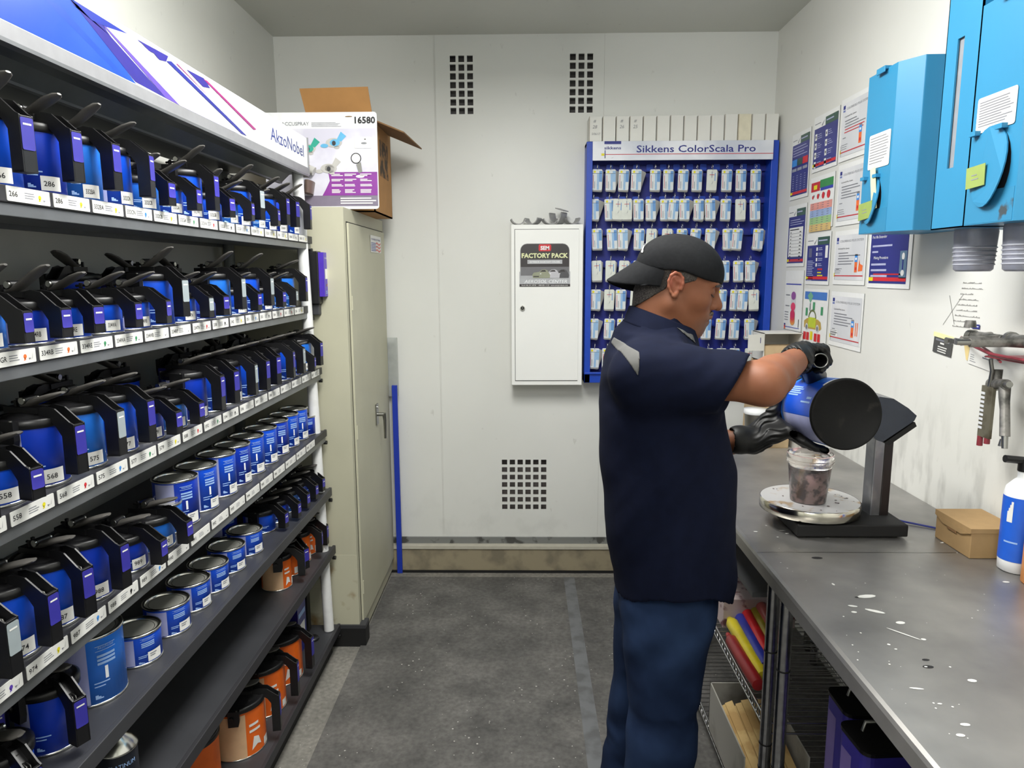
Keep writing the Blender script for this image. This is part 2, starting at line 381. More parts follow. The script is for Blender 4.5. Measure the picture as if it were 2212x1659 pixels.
# canopy with printed fascia
b = MB(); 
b.bx((-.862, Y0, 1.999), (-.848, Y1, 2.03), railm); b.bx((-.866, Y0, 1.996), (-.846, Y1+.006, 2.003), lipm)
b.bx((-.862, Y0, 2.03), (-.8535, Y1, 2.14), white); b.bx((-.875, Y1, 1.995), (-.846, Y1+.006, 2.145), railm)
b.prism([(-.862, 2.0), (-.885, 2.012), (-.925, 2.005), (-.958, 1.975), (-.966, 1.975), (-.966, 2.012), (-.885, 2.03), (-.862, 2.02)], Y1-Y0, M('canopy_underside', (96, 102, 104), .4, .4), basis((0, Y1, 0), (1, 0, 0), (0, 0, 1), (0, -1, 0)))
b.bx((-.968, Y0, 1.972), (-.955, Y1, 1.978), lipm)
can_o = rk(b, 'canopy'); rk(MB().bx((-1.222, Y0, 2.012), (-.87, Y1, 2.02), shelfm), 'added_shade_deck')  # deck plate added to block lamp light falling behind the top shelf
b = MB(); zt, zb = 2.143, 2.0315; Xb = -.853
b.bx((Xb, Y0, zb), (Xb+.002, Y1, zt), white)
def fp(pts, mat, lay):
    q = []
    for (x, y) in pts:
        p = onX(x/3.253, y/3.253, Xb+.002) if not isinstance(x, str) else None
        q.append((p.y, min(max(p.z, zb+.0006), zt-.003)))
    X = basis((Xb+.0022+.0002*lay, 0, 0), (0, 1, 0), (0, 0, 1), (1, 0, 0)); b.poly(q, mat, X)
Xq = basis((Xb+.0023, 0, 0), (0, 1, 0), (0, 0, 1), (1, 0, 0))
bb1 = M('fascia_blue', (20, 66, 160), .3, c2=(38, 76, 168), scale=3); 
pA = onX(950/3.253, 575/3.253, Xb); pB = onX(480/3.253, -20/3.253, Xb)
b.poly([(Y0+.002, zb+.001), (pA.y, zb+.001), (pB.y, zt-.003), (Y0+.002, zt-.003)], bb1, Xq)
b.poly([(Y0+.1, zb+.001), (Y0+.5, zb+.001), (Y0+.32, zt-.003), (Y0+.1, zt-.003)], M('fascia_violet_blue', (64, 84, 184), .3), faceR((Xb+.0025, 0, 0)))
fp([(300, -20), (420, 40), (900, 560), (820, 510)], M('fascia_mid_blue', (28, 66, 158), .3), 1)
fp([(480, -20), (520, 40), (720, 175), (780, 260), (1165, 690), (950, 575)], M('fascia_indigo', (46, 42, 122), .3), 2)
fp([(720, 175), (745, 190), (1260, 740), (1165, 690)], M('fascia_violet', (88, 70, 150), .3), 3)
fp([(500, -10), (580, 40), (900, 240), (745, 190), (640, 140)], M('fascia_royal', (34, 48, 136), .3), 3)
fp([(745, 190), (900, 240), (960, 285), (1640, 930), (1420, 830), (1260, 740)], M('fascia_lavender', (196, 188, 220), .3), 3)
fp([(960, 285), (1115, 420), (1700, 950), (1640, 930)], M('fascia_pale', (208, 204, 226), .3), 4)
fp([(950, 270), (1180, 395), (1165, 432), (1115, 420), (1080, 375), (1040, 355), (1000, 310)], MATS['fascia_indigo'], 5)
fp([(1165, 428), (1200, 430), (1735, 957), (1695, 940)], M('fascia_navy_line', (38, 44, 124), .3), 5)
fp([(1228, 440), (1246, 450), (1457, 668), (1440, 655)], M('fascia_magenta', (136, 40, 104), .3), 5)
fp([(1305, 485), (1430, 550), (1475, 620), (1425, 610)], MATS['fascia_indigo'], 5)
fp([(1426, 556), (1452, 566), (1800, 910), (1780, 912)], MATS['fascia_magenta'], 6)
b.text('AkzoNobel', .062, M('fascia_text_blue', (42, 58, 130), .4), faceR((Xb+.0026, 2.455, zb+.034)), 0, 0, 'L', wid=.36, bold=.006)
b.build('fascia_panel', can_o)
# thin white shelf boxes standing on the wall side, seen between the lids of the top shelf
whitebox = M('white_carton', (214, 212, 204), .6)

# ------------------------------------------------------------------ paint cans
def steel_rims(b, r, h, top=True):
    b.lathe([(r*.99, 0), (r+.0016, .0008), (r+.0016, .004), (r*.995, .0052)], 40, steel)
    if top: b.lathe([(r*.99, h-.006), (r+.002, h-.004), (r+.0022, h), (r-.002, h+.0015), (r-.006, h-.001), (r-.007, h-.006)], 40, steel, cap=False)
def can_body(root, r, h, base, closed=True, side=None, big=None, frontal=R(-50)):
    b = MB(); b.lathe([(r-.01, .005), (r, .005), (r, h-.004)], 40, base, cap=False); b.disc(0, 0, r*.99, steel, z=.0012, n=40); steel_rims(b, r, h)
    rr = r+.0005; a = frontal; s = h/.124
    b.patch(rr, a-R(66), a-R(12), .006, h-.008, side or lav)
    b.build('can_body', root)
    b = MB(); rr = r+.0009
    if closed or big:
        b.patch(rr, a+R(2), a+R(38), h*.86, h*.87, pale); b.patch(rr, a+R(2), a+R(38), h*.79, h*.80, pale)
        b.text('AkzoNobel', .0075*s, pale, None, 0, h*.82, 'C', wid=r*.5, wrap=(rr, a+R(20)))
        for k in range(3): b.patch(rr, a+R(4), a+R(36), h*(.70-.055*k), h*(.735-.055*k), pale)
    if big: b.text(big, .030*s, white, None, 0, h*.38, 'C', wrap=(rr, a+R(18)), bold=.04)
    for k in range(2): b.patch(rr, a-R(4), a+R(22-8*k), h*(.33-.05*k)-.001, h*(.34-.05*k), pale)
    for k in range(3): b.patch(rr, a-R(4-3*k), a-R(-1-4*k), h*.10, h*(.16-.02*k), pale, 1)
    b.build('can_print', root)
def can_label(root, r, h, num, a=R(-14), wd=R(38)):
    b = MB(); rr = r+.0011; z0, z1 = .008, .008+min(.026, h*.3)
    b.patch(rr, a-wd/2, a+wd/2, z0, z1, offw)
    if num != '-': b.text(num, .013, ink, None, -.004, z0+.008, 'C', wid=.019, wrap=(rr+.0003, a), bold=.01)
    else:
        for k in range(2): b.patch(rr+.0003, a-wd*.36, a+wd*(.1-.1*k), z1-.007-.005*k, z1-.0045-.005*k, greyink, 3)
    b.build('number_label', root)
def metal_lid(root, r, h):
    b = MB(); b.lathe([(r-.006, h-.005), (r-.012, h-.007), (r*.45, h-.0066), (.0001, h-.0066)], 40, M('can_lid_steel', (188, 188, 180), .36, .55, var=.10, scale=14))
    b.lathe([(r-.011, h-.0062), (r-.013, h-.0045), (r-.015, h-.0062)], 40, steel, cap=False); b.build('press_lid', root)
XZ = basis((0, 0, 0), (1, 0, 0), (0, 0, 1), (0, -1, 0))
def pour_lid(root, r, h, L=.092, gap=.045, stick=purple, sz=1.):
    """black mixing lid: cap, spout clamp, hollow pistol grip, winged thumb lever and silver screw; grip points to +x"""
    b = MB(); b.lathe([(r+.002, h-.013), (r+.004, h-.012), (r+.004, h+.002), (r-.002, h+.005), (r*.86, h+.003), (r*.8, h+.006), (r*.4, h+.011), (.0001, h+.012)], 36, black)
    b.prism([(-r*.75, -.014), (r*.6, -.017), (r*.6, .017), (-r*.75, .014)], .011, black, T((0, 0, h+.010)))
    for q in ((-.030, .008), (-.018, -.008)): b.box((q[0], q[1], h+.026), (.005, .005, .014), black)
    b.tube([(-.035, 0, h+.027), (.020, 0, h+.030)], .0028, black, 8)
    b.build('pour_lid', root)
    b = MB()                                                                             # spout clamp on the side facing the aisle end
    for sgn in (-1,):
        b.prism([(-.016, h-.046), (.014, h-.046), (.018, h-.030), (.018, h+.004), (-.016, h+.006)], .012, black, T((.010, sgn*(r+.004)+.006, 0)) @ XZ)
        b.tube([(.004, sgn*(r+.012), h-.018), (.004, sgn*(r+.016), h-.018)], .007, black, 12)
        b.tube([(.020, sgn*(r+.006), h-.034), (.020, sgn*(r+.006), h+.006)], .0032, dsteel, 8)
    b.build('spout_clamp', root)
    # grip
    x2 = r+gap; zt = h+.018; y = .0130
    side = [(r*.35, h+.006), (r*.35, zt), (r*.85, zt+.006), (r+.012, zt+.002), (x2-.004, zt-.022), (x2+.004, zt-.026), (x2+.004, h-L), (x2-.022, h-L), (x2-.022, zt-.048), (x2-.032, zt-.032), (r*.9, h+.004)]
    b = MB()
    for yy in (-y, y-.003): b.prism(side, .003, black, T((0, yy+.003, 0)) @ XZ)
    b.prism([(x2-.001, zt-.026), (x2+.004, zt-.027), (x2+.004, h-L), (x2-.001, h-L)], .023, black, T((0, .0115, 0)) @ XZ)
    b.prism([(x2-.022, zt-.050), (x2-.018, zt-.050), (x2-.018, h-L), (x2-.022, h-L)], .023, black, T((0, .0115, 0)) @ XZ)
    b.prism([(r*.35, h+.006), (r*.9, h+.004), (x2-.032, zt-.032), (x2-.022, zt-.048), (x2-.020, zt-.044), (x2-.028, zt-.026), (r*.9, h+.008), (r*.35, h+.010)], .023, black, T((0, .0115, 0)) @ XZ)
    b.bx((x2-.020, -.013, h-L), (x2+.002, .013, h-L+.004), black)
    for yy in (-.006, 0, .006): b.tube([(x2-.026, yy, zt-.028), (x2-.017, yy, zt-.030), (x2-.012, yy, zt-.042)], .0013, dsteel, 6)
    gr = b.build('grip', root, bevel=.0012)
    b = MB(); zz = zt-.030; X = basis((x2+.0045, 0, 0), (0, 1, 0), (0, 0, 1), (1, 0, 0))
    b.rrect(-.0115, zz-(L+.0)*.52, .0115, zz, .003, .0006, stick, X)
    b.rect(-.0075, zz-.012, .0075, zz-.009, offw, faceR((x2+.0054, 0, 0)))
    b.build('grip_sticker', gr)
    b = MB(); ang = root.get('lever', .030)*.8
    P = [(-.006, 0, h+.020), (.012, 0, h+.026), (.032, 0, h+.030+ang*.2), (.052, 0, h+.032+ang*.5), (.070*sz, 0, h+.034+ang*.72)]
    P = [(p[0], p[1], p[2]+.003) for p in P]; P.append((P[-1][0]+.006, 0, P[-1][2]+.002)); b.tube(P, [.0125, .0135, .015, .0168, .0125, .005], M('lever_plastic', (78, 76, 73), .42, var=.2), 14, flat=[.5, .5, .38, .30, .30, .4], up=(0, 0, 1))
    lv = b.build('thumb_lever', root)
    b = MB(); b.tube([(.002, -.017, h+.033), (.002, .017, h+.033)], .0062, steel, 12); b.tube([(.002, -.013, h+.033), (.002, .013, h+.033)], .0075, black, 12); b.build('lever_screw', lv)

def proto(kind, base, lidded, num=None, stick=purple, h=None, r=.054, lever=.03, L=None):
    root = thing('paint_can', '', 'paint can'); root['lever'] = lever
    hh = h or {'tall': .124, 'low': .076}[kind]
    can_body(root, r, hh, base, closed=not lidded, big='1' if (kind == 'tall' and not lidded) else None)
    if lidded: pour_lid(root, r, hh, L or {'tall': .100, 'low': .062}[kind], stick=stick)
    else: metal_lid(root, r, hh)
    if num: can_label(root, r, hh, num)
    del root['lever']
    return root
PR = {}
def get(key, *a, **k):
    if key not in PR: PR[key] = [proto(*a, **k), False]
    p = PR[key]
    if not p[1]: p[1] = True; return p[0]
    return copy_tree(p[0])
CANS = []
def place(key, args, kw, x, y, z, rz, label, group):
    o = get(key, *args, **kw); o.location = (x, y, z); o.rotation_euler = (0, 0, R(rz)); o['label'] = label; o['category'] = 'paint can'; o['group'] = group; CANS.append(o); return o
bl = dict(a=blue1, b=blue2, c=blue3)
def lidcan(kind, col, st, lev, num=None):
    key = (kind, col, st, lev, num)
    return key, (kind, bl[col], True), dict(num=num, stick=purple if st == 'p' else greyst, lever=lev)
rows = [
 # shelf 0 (topmost): kind, colour, sticker, lever, number
 [('tall', 'a', 'p', .040, '266'), ('tall', 'b', 'p', .030, '286'), ('tall', 'c', 'p', .050, '332BA'), ('tall', 'a', 'p', .034, '332CN'), ('low', 'c', 'p', .030, '332CB'), ('low', 'a', 'p', .036, '332GA'),
  ('tall', 'a', 'p', .050, '332VA'), ('low', 'a', 'p', .055, '332GB'), ('low', 'c', 'p', .030, '332GR'), ('tall', 'a', 'g', .050, '332GN'), ('low', 'c', 'p', .030, '332GX'), ('tall', 'a', 'p', .040, '336'), ('tall', 'b', 'p', .030, '336BA'), ('tall', 'a', 'p', .050, '336GR')],
 [('low', 'c', 'p', .050, '334GR'), ('low', 'b', 'p', .050, '334RB'), ('low', 'a', 'p', .028, '334RE'), ('low', 'a', 'p', .030, '334WA'), ('low', 'a', 'p', .030, '334WB'), ('tall', 'a', 'g', .050, '334RP'), ('low', 'a', 'g', .030, '334TN'),
  ('low', 'b', 'p', .030, '338'), ('tall', 'c', 'g', .050, '342'), ('low', 'a', 'p', .028, '351'), ('tall', 'a', 'g', .050, '353'), ('low', 'a', 'p', .030, '354'), ('low', 'c', 'g', .030, '355'), ('tall', 'c', 'p', .025, '356')],
 [('low', 'a', 'p', .020, '551'), ('low', 'a', 'p', .018, '558'), ('tall', 'b', 'p', .016, '568'), ('tall', 'c', 'g', .020, '575'), ('tall', 'a', 'p', .018, '577'), ('low', 'b', 'p', .016, '579'), ('low', 'c', 'p', .018, '588'), ('tall', 'b', 'p', .020, '592'),
  ('tall', 'a', 'p', .018, '594'), ('tall', 'b', 'g', .018, '596'), ('tall', 'a', 'p', .018, '597'), ('tall', 'a', 'p', .016, '598'), ('tall', 'b', 'p', .018, '599'), ('tall', 'a', 'g', .018, '603'), ('low', 'b', 'p', .018, '605'), ('tall', 'c', 'p', .018, '607')]]
swords = ['topmost shelf', 'second shelf from the top', 'third shelf from the top', 'fourth shelf from the top', 'fifth shelf from the top', 'sixth shelf from the top', 'bottom shelf']
adj = dict(tall='tall', low='short'); sw2 = ['topmost shelf', 'second shelf', 'third shelf', 'fourth shelf']
for si, row in enumerate(rows):
    y = ys0[si]+.056
    for k, (kd, c, st, lev, num) in enumerate(row):
        key, a, kw = lidcan(kd, c, st, lev, num)
        place(key, a, kw, XF[si]-.070-random.random()*.004, y+random.uniform(-.004, .004), SH[si], random.uniform(-16, 6),
              f'{adj[kd]} blue can, black pour lid, {"violet" if st == "p" else "grey"} sticker, behind shelf tag {num}, {sw2[si]}', f'lidded paint cans on the {swords[si]}')
        y += .117
    # a second file of cans stands behind, its lids show above the front ones
back = [(0, 6, 'a'), (0, 2, 'b'), (1, 4, 'b'), (1, 6, 'a'), (1, 8, 'b'), (2, 2, 'b'), (2, 4, 'a'), (2, 6, 'b'), (2, 9, 'a'), (2, 11, 'b'), (2, 13, 'a')]
for si, k, c in back:
    key, a, kw = lidcan('tall', c, 'p', .03, None)
    place(key, a, kw, XF[si]-.215, ys0[si]+.056+.117*k+.05, SH[si], -90+random.uniform(-10, 10), f'dim blue can in the rear file behind shelf tag {tags[si][0][k]}, {sw2[si]}', 'paint cans standing in the rear file')
# fourth shelf: lidded cans at the near end, then closed tall cans
y = ys0[3]+.056
for k, (kd, c, st, lev, num) in enumerate([('tall', 'a', 'g', .02, '970'), ('tall', 'a', 'p', .014, '974'), ('tall', 'a', 'p', .014, '987'), ('tall', 'b', 'p', .02, '988'), ('low', 'b', 'p', .014, '989'), ('low', 'c', 'p', .012, '990')]):
    yy = (1.02, 1.12, 1.235, 1.34, 1.475, 1.60)[k]
    key, a, kw = lidcan(kd, c, st, lev, num)
    place(key, a, kw, XF[3]-.070, yy, SH[3], random.uniform(-16, 4), f'{adj[kd]} blue can, black pour lid, labelled {num}, {ORD[k]} from the near end, fourth shelf', 'lidded paint cans on the fourth shelf')
place(('low', 'cl0'), ('low', blue3, False), dict(), XF[3]-.098, 1.70, SH[3], 4, 'closed short can tucked behind the last lidded can, fourth shelf', 'closed paint cans on the fourth shelf')
for k, yy in enumerate([1.765, 1.882, 2.012, 2.125, 2.242, 2.365, 2.485, 2.60, 2.715]):
    place(('tall', 'cl', k % 3), ('tall', [blue2, blue1, blue1][k % 3], False), dict(num='-'), -.912, yy, SH[3], random.uniform(-5, 5),
          f'closed tall blue can, steel lid, {ORD[k]} of its row from the near end, fourth shelf', 'closed paint cans on the fourth shelf')
place(('low', 'cl', 1), ('low', blue2, False), dict(), -.905, 2.80, SH[3], -12, 'closed short blue can beside the white post at the far end of the fourth shelf', 'closed paint cans on the fourth shelf')
# fifth shelf
for k, yy in enumerate([1.535, 1.672, 1.800, 1.912, 2.045, 2.180]):
    place(('low', 'cl', 2), ('low', blue1, False), dict(num='-'), -.915+(.004 if k % 2 else 0), yy, SH[4], random.uniform(-5, 5),
          f'closed short blue can, steel lid, {ORD[k]} of its row from the near end, fifth shelf', 'closed short cans on the fifth shelf')
place(('big', 'cl'), ('tall', blue3, False), dict(h=.150, r=.066), -.935, 1.395, SH[4], 0, 'wide closed blue can, largest one on the fifth shelf', 'closed short cans on the fifth shelf')
for k, (xx, yy, kd, c, rz) in enumerate([(-.92, 1.235, 'tall', 'b', -25), (-.925, 1.105, 'low', 'a', -22), (-.90, .985, 'low', 'a', -24), (-1.04, 1.20, 'tall', 'b', -30)]):
    key, a, kw = lidcan(kd, c, 'p', .012, None); place(key, a, kw, xx, yy, SH[4], rz, ['tall blue can whose grip sticks out beside the wide closed can, fifth shelf', 'middle one of the lidded cans at the near end, fifth shelf', 'nearest lidded can at the lower left corner, fifth shelf', 'rear lidded can in the shade behind the wide closed can, fifth shelf'][k], 'lidded cans on the fifth shelf')
for k, yy in enumerate([2.375, 2.48, 2.59, 2.70, 2.795]):
    key, a, kw = lidcan('low', 'abcab'[k], 'p', .014, None)
    place(key, a, kw, -.925-(.012 if k == 0 else 0), yy, SH[4], -8, f'short blue can, black pour lid, {ORD[k]} of five at the far end, fifth shelf', 'lidded cans at the far end of the fifth shelf')
place(('low', 'cl', 3), ('low', blue2, False), dict(), -1.06, 2.34, SH[4], 0, 'dim closed can at the back beside the far lidded cans, fifth shelf', 'closed short cans on the fifth shelf')
# sixth shelf: orange tinter cans and one black cone-top tin
def orange_can(h, r, body, side, L, deep=False, lever=.016):
    root = thing('orange_paint_can', '', 'paint can'); root['lever'] = lever
    b = MB(); b.lathe([(r, .004), (r, h-.004)], 40, body, cap=False); b.disc(0, 0, r*.99, steel, z=.0012, n=40); steel_rims(b, r, h, False); a = R(-60)
    b.patch(r+.0006, R(-150), R(-62), .005, h-.02, side, 14); b.build('can_body', root)
    b = MB(); a = R(-42); rr = r+.001
    for k in range(2): b.patch(rr, a-R(13), a+R(9), h*.60, h*.65, offw) if k == 0 else b.patch(rr, a-R(13), a+R(13), h*.48, h*.53, offw)
    b.add([(rr*math.cos(R(-52)), rr*math.sin(R(-52)), h*.12), (rr*math.cos(R(-38)), rr*math.sin(R(-38)), h*.2), (rr*math.cos(R(-28)), rr*math.sin(R(-28)), h*.16), (rr*math.cos(R(-34)), rr*math.sin(R(-34)), h*.34), (rr*math.cos(R(-46)), rr*math.sin(R(-46)), h*.38)], [(0, 1, 4), (1, 3, 4), (1, 2, 3)], offw)
    b.patch(rr, R(-18), R(0), .01, .035, offw); b.build('can_print', root)
    pour_lid(root, r, h, L, stick=purple); del root['lever']; return root
oc = orange_can(.124, .054, orange, beige, .09); oc.location = (-.925, 2.475, SH[5]); oc.rotation_euler[2] = R(16); tag(oc, 'orange can with beige side panel, nearest one on the sixth shelf', 'paint can', 'orange cans on the sixth shelf')
for k, (yy, lb) in enumerate(((2.60, 'orange and yellow can behind the beige sided one, sixth shelf'), (2.71, 'orange can third from the near end, sixth shelf'), (2.80, 'can with dark grip in front of the white post, sixth shelf'))):
    c = copy_tree(oc); c.location = (-.925, yy, SH[5]); c.rotation_euler[2] = R((-28, 8, 0)[k]); c['label'] = lb
t = thing('cone_top_tin', 'black tin with shiny steel cone top on the sixth shelf', 'tin', (-.875, 1.36, SH[5]))
cn = MB(); cn.lathe([(.040, 0), (.040, .15)], 32, M('black_tin', (24, 28, 38), .35)); cn.text('PLATINUM', .014, pale, None, 0, .122, 'C', wid=.055, wrap=(.0406, R(-45))); cn.build('tin_body', t)
MB().lathe([(.040, .149), (.042, .151), (.041, .154), (.030, .170), (.016, .180), (.014, .186), (.0001, .187)], 32, steel).build('cone_top', t)
# bottom shelf
gc = orange_can(.170, .087, orange, beige, .13, lever=.012); gc.location = (-.93, 2.07, SH[6]); gc.rotation_euler[2] = R(12); tag(gc, 'large orange can with beige side panel, nearest on the bottom shelf', 'paint can', 'large orange cans on the bottom shelf')
for yy, rz, lb in ((2.28, 4, 'large orange can standing just behind the beige sided one, bottom shelf'), (2.47, -4, 'large orange can farthest along the bottom shelf, its grip over the bare deck')):
    c = copy_tree(gc); c.location = (-.935, yy, SH[6]); c.rotation_euler[2] = R(rz); c['label'] = lb
c = copy_tree(gc); c.location = (-1.0, 1.885, SH[6]); c.rotation_euler[2] = R(200); c['label'] = 'dim reddish can at the back under the sixth shelf, bottom shelf'
t = MB(); dk = M('deep_blue_box', (14, 28, 120), .35); t.bx((-.06, -.05, 0), (.06, .05, .22), dk); t.bx((.0605, -.03, .06), (.061, .03, .12), offw); t.bx((.0605, -.04, .15), (.061, .04, .17), pale)
o = tag(t.build('blue_carton', bevel=.004), 'deep blue carton with white label at the far end of the bottom shelf', 'box'); o.location = (-.96, 2.655, SH[6])
t = MB(); t.bx((-.1, -.02, 0), (.1, .02, .30), blackm); o = tag(t.build('upright_carton', bevel=.003), 'black box standing upright at the far end of the bottom shelf', 'box'); o.location = (-1.02, 2.81, SH[6])
t = MB(); t.lathe([(.024, 0), (.026, .004), (.022, .012), (.0001, .013)], 24, black); o = tag(t.build('plastic_puck', bevel=0), 'small black round cap lying near the white post on the bottom shelf', 'cap'); o.location = (-.885, 2.735, SH[6])
t = thing('timber_plinth', 'dark low block on the floor between rack and beige cabinet', 'block', (0, 0, 0))
MB().bx((-.86, 2.885, 0), (-.70, 2.955, .085), blackm).bx((-.86, 2.885, .085), (-.70, 2.955, .10), shelfm).build('block_body', t)
# rear white cartons glimpsed on the top shelf
for k, (x, y, l) in enumerate(((-1.06, 1.60, .08), (-1.07, 2.13, .10), (-1.06, 2.42, .12))):
    o = tag(MB().bx((-.05, -l, 0), (.05, l, .105), whitebox).bx((.0502, -l*.9, .04), (.0506, l*.9, .05), greyink).build('white_carton', bevel=.002), ['white carton at the back of the topmost shelf behind tag 332CN', 'white carton at the back of the topmost shelf behind tag 332GR', 'white carton at the back of the topmost shelf behind tag 336'][k], 'box', 'white cartons at the back of the topmost shelf'); o.location = (x, y, SH[0])
# violet tester hanging at the rack end
t = thing('violet_dispenser', 'black and violet slim box hanging at the end of the rack beside the white post', 'box', (-.845, 2.885, 1.50))
MB().bx((-.030, -.035, .0), (.020, .018, .21), black).bx((-.018, -.02, -.045), (.012, .012, 0), shelfm).build('casing', t, bevel=.004)
b = MB(); b.bx((.0205, -.034, .03), (.042, .020, .205), M('violet_card', (78, 52, 176), .35)); X = faceC((.031, -.0345, 0))
X2 = faceR((.0425, 0, 0)); b.rect(-.022, .10, .010, .14, offw, X2); b.text('AkzoNobel', .009, offw, X2, -.006, .18, wid=.034); b.rect(-.012, .07, -.006, .08, grn, X2); b.rect(-.004, .07, .002, .08, red, X2); b.lines(-.02, .012, .052, 2, .007, .003, pale, X2)
b.build('violet_sleeve', t)

# ------------------------------------------------------------------ beige cabinet, carton, packaging card, blue post
cabm = M('beige_cabinet_paint', (184, 182, 160), .5, var=.05, scale=4, bump=.1); rust = M('rusty_beige', (184, 182, 160), .6, c2=(128, 100, 54), scale=9, fac=(.55, .72))
t = thing('metal_cabinet', 'tall beige steel cabinet standing between the paint rack and the back wall', 'cabinet', (-.98, 3.29, 0))
b = MB(); b.bx((-.26, -.395, .02), (.252, .395, 1.885), cabm); b.bx((-.26, -.3955, .02), (.2525, -.3945, .42), rust)
b.build('cabinet_body', t, bevel=.004)
b = MB(); b.bx((.2525, -.355, .09), (.262, .375, 1.825), cabm); b.bx((.2522, -.36, .085), (.2535, .38, 1.831), blackm)
for zz in (1.50, .95, .25): b.tube([(.262, -.345, zz-.03), (.262, -.345, zz+.03)], .004, cabm, 8)
d = b.build('cabinet_door', t, bevel=.002)
b = MB(); b.bx((.262, .03, .90), (.268, .075, 1.0), dsteel); b.tube([(.268, .05, .95), (.30, .05, .95)], .009, dsteel, 12); b.tube([(.30, .05, .955), (.302, .055, .92), (.30, .06, .83)], [.010, .008, .006], dsteel, 10)
b.tube([(.268, .05, .985), (.272, .05, .985)], .006, steel, 10); b.build('door_handle', d)
b = MB(); X = faceR((.263, .045, 1.72)); b.rect(0, 0, .24, .078, offw, X, .0006); X = faceR((.2642, .045, 1.72))
b.text('POWERED BY PRIDE', .012, navy, X, .12, .056, wid=.20)
for k in range(6): b.rect(.012, .006+k*.007, .115, .010+k*.007, M('faded_navy', (96, 104, 160), .5), X)
for k in range(3):
    for q in range(6): x0 = .118+q*.018; dy = .004*math.sin(q*1.2); dy2 = .004*math.sin((q+1)*1.2); b.poly([(x0, .006+k*.016+dy), (x0+.018, .006+k*.016+dy2), (x0+.018, .014+k*.016+dy2), (x0, .014+k*.016+dy)], M('faded_red', (206, 110, 106), .5), X)
b.build('door_sticker', d)
kraft = M('kraft_cardboard', (170, 124, 72), .8, var=.08, scale=12); kraftd = M('kraft_inside', (128, 96, 62), .85)
t = thing('open_carton', 'open brown carton with raised flaps on top of the beige cabinet', 'cardboard box', (-.83, 3.36, 1.886))
b = MB(); x0, x1, y0, y1, hh = -.235, .178, -.20, .20, .40
for lo, hi in (((x0, y0, 0), (x1, y1, .006)), ((x0, y0, 0), (x0+.006, y1, hh)), ((x1-.006, y0, 0), (x1, y1, hh)), ((x0, y0, 0), (x1, y0+.006, hh)), ((x0, y1-.006, 0), (x1, y1, hh))): b.bx(lo, hi, kraft)
b.bx((x1, -.07, .17), (x1+.0006, .12, .33), M('burnt_print', (60, 48, 34), .8, c2=(150, 108, 62), scale=22, fac=(.45, .6)))
b.build('carton_body', t)
b = MB(); b.add([(x0+.13, y0, hh), (x1, y0, hh), (x1-.012, y0-.02, hh+.115), (x0+.11, y0-.02, hh+.11), (x0+.13, y0+.005, hh), (x1, y0+.005, hh), (x1-.012, y0-.015, hh+.115), (x0+.11, y0-.015, hh+.11)], [(0, 1, 2, 3), (7, 6, 5, 4), (0, 4, 5, 1), (1, 5, 6, 2), (2, 6, 7, 3), (3, 7, 4, 0)], kraft); b.build('top_flap', t)
b = MB(); b.add([(x1, y0, hh-.01), (x1, y1-.05, hh-.01), (x1+.155, y1-.02, hh-.07), (x1+.125, y0+.05, hh-.055), (x1, y0, hh-.016), (x1, y1-.05, hh-.016), (x1+.155, y1-.02, hh-.076), (x1+.125, y0+.05, hh-.061)], [(3, 2, 1, 0), (4, 5, 6, 7), (0, 1, 5, 4), (1, 2, 6, 5), (2, 3, 7, 6), (3, 0, 4, 7)], kraftd); b.build('side_flap', t)
# packaging card leaning on the carton
t = thing('blister_card', 'white and violet spray gun packaging card leaning on the carton', 'packaging', (-.835, 3.03, 1.888))
Xc = T((-.835, 3.03, 1.888)).inverted() @ faceC((-.835, 3.03, 1.888)) @ Matrix.Rotation(R(-1.5), 4, 'X')
b = MB(); cw, ch = .47, .39; xl = -.245
b.rrect(xl, 0, xl+cw, ch, .012, -.006, white, Xc)
L1 = T((0, 0, .0006)); L2 = T((0, 0, .0012)); L3 = T((0, 0, .0018)); Xa, Xb2, Xc3 = Xc @ L1, Xc @ L2, Xc @ L3
xr = xl+cw
b.rect(xl+.002, .012, xr-.003, .325, M('card_pale_violet', (204, 202, 218), .4, c2=(226, 226, 234), scale=5), Xa)
b.rect(xl+.002, .012, xr-.003, .055, M('card_grey', (124, 116, 134), .4), Xb2); vio = M('card_violet', (134, 56, 148), .4)
b.poly([(xl+.235, .055), (xr-.003, .055), (xr-.003, .15), (xl+.262, .15), (xl+.268, .115), (xl+.25, .08)], vio, Xc3)
X4 = Xc @ T((0, 0, .0024))
for q, x in enumerate((.275, .33, .395)):
    for r_ in range(4): b.lines(xl+x, xl+x+.05, .143-.021*r_, 2 if r_ < 3 else 3, .0055, .0034, offw, X4, .4)
b.text('16580', .036, ink, X4, xr-.006, .345, 'R', wid=.085, bold=.03); b.text('ACCUSPRAY', .02, greyink, X4, xl+.075, .338, 'L', wid=.115)
b.lines(xl+.20, xl+.33, .350, 4, .005, .0022, M('soft_grey_ink', (180, 180, 188), .5), X4, .3)
b.lines(xl+.31, xr-.01, .046, 3, .010, .005, offw, X4, .4); b.disc(xr-.115, .372, .015, kraftd, X4, ry=.002)
clear = M('clear_print', (186, 184, 180), .35); teal = M('teal_print', (40, 160, 140), .4); sky = M('sky_print', (96, 172, 214), .4); dkp = M('dark_print', (52, 52, 56), .4)
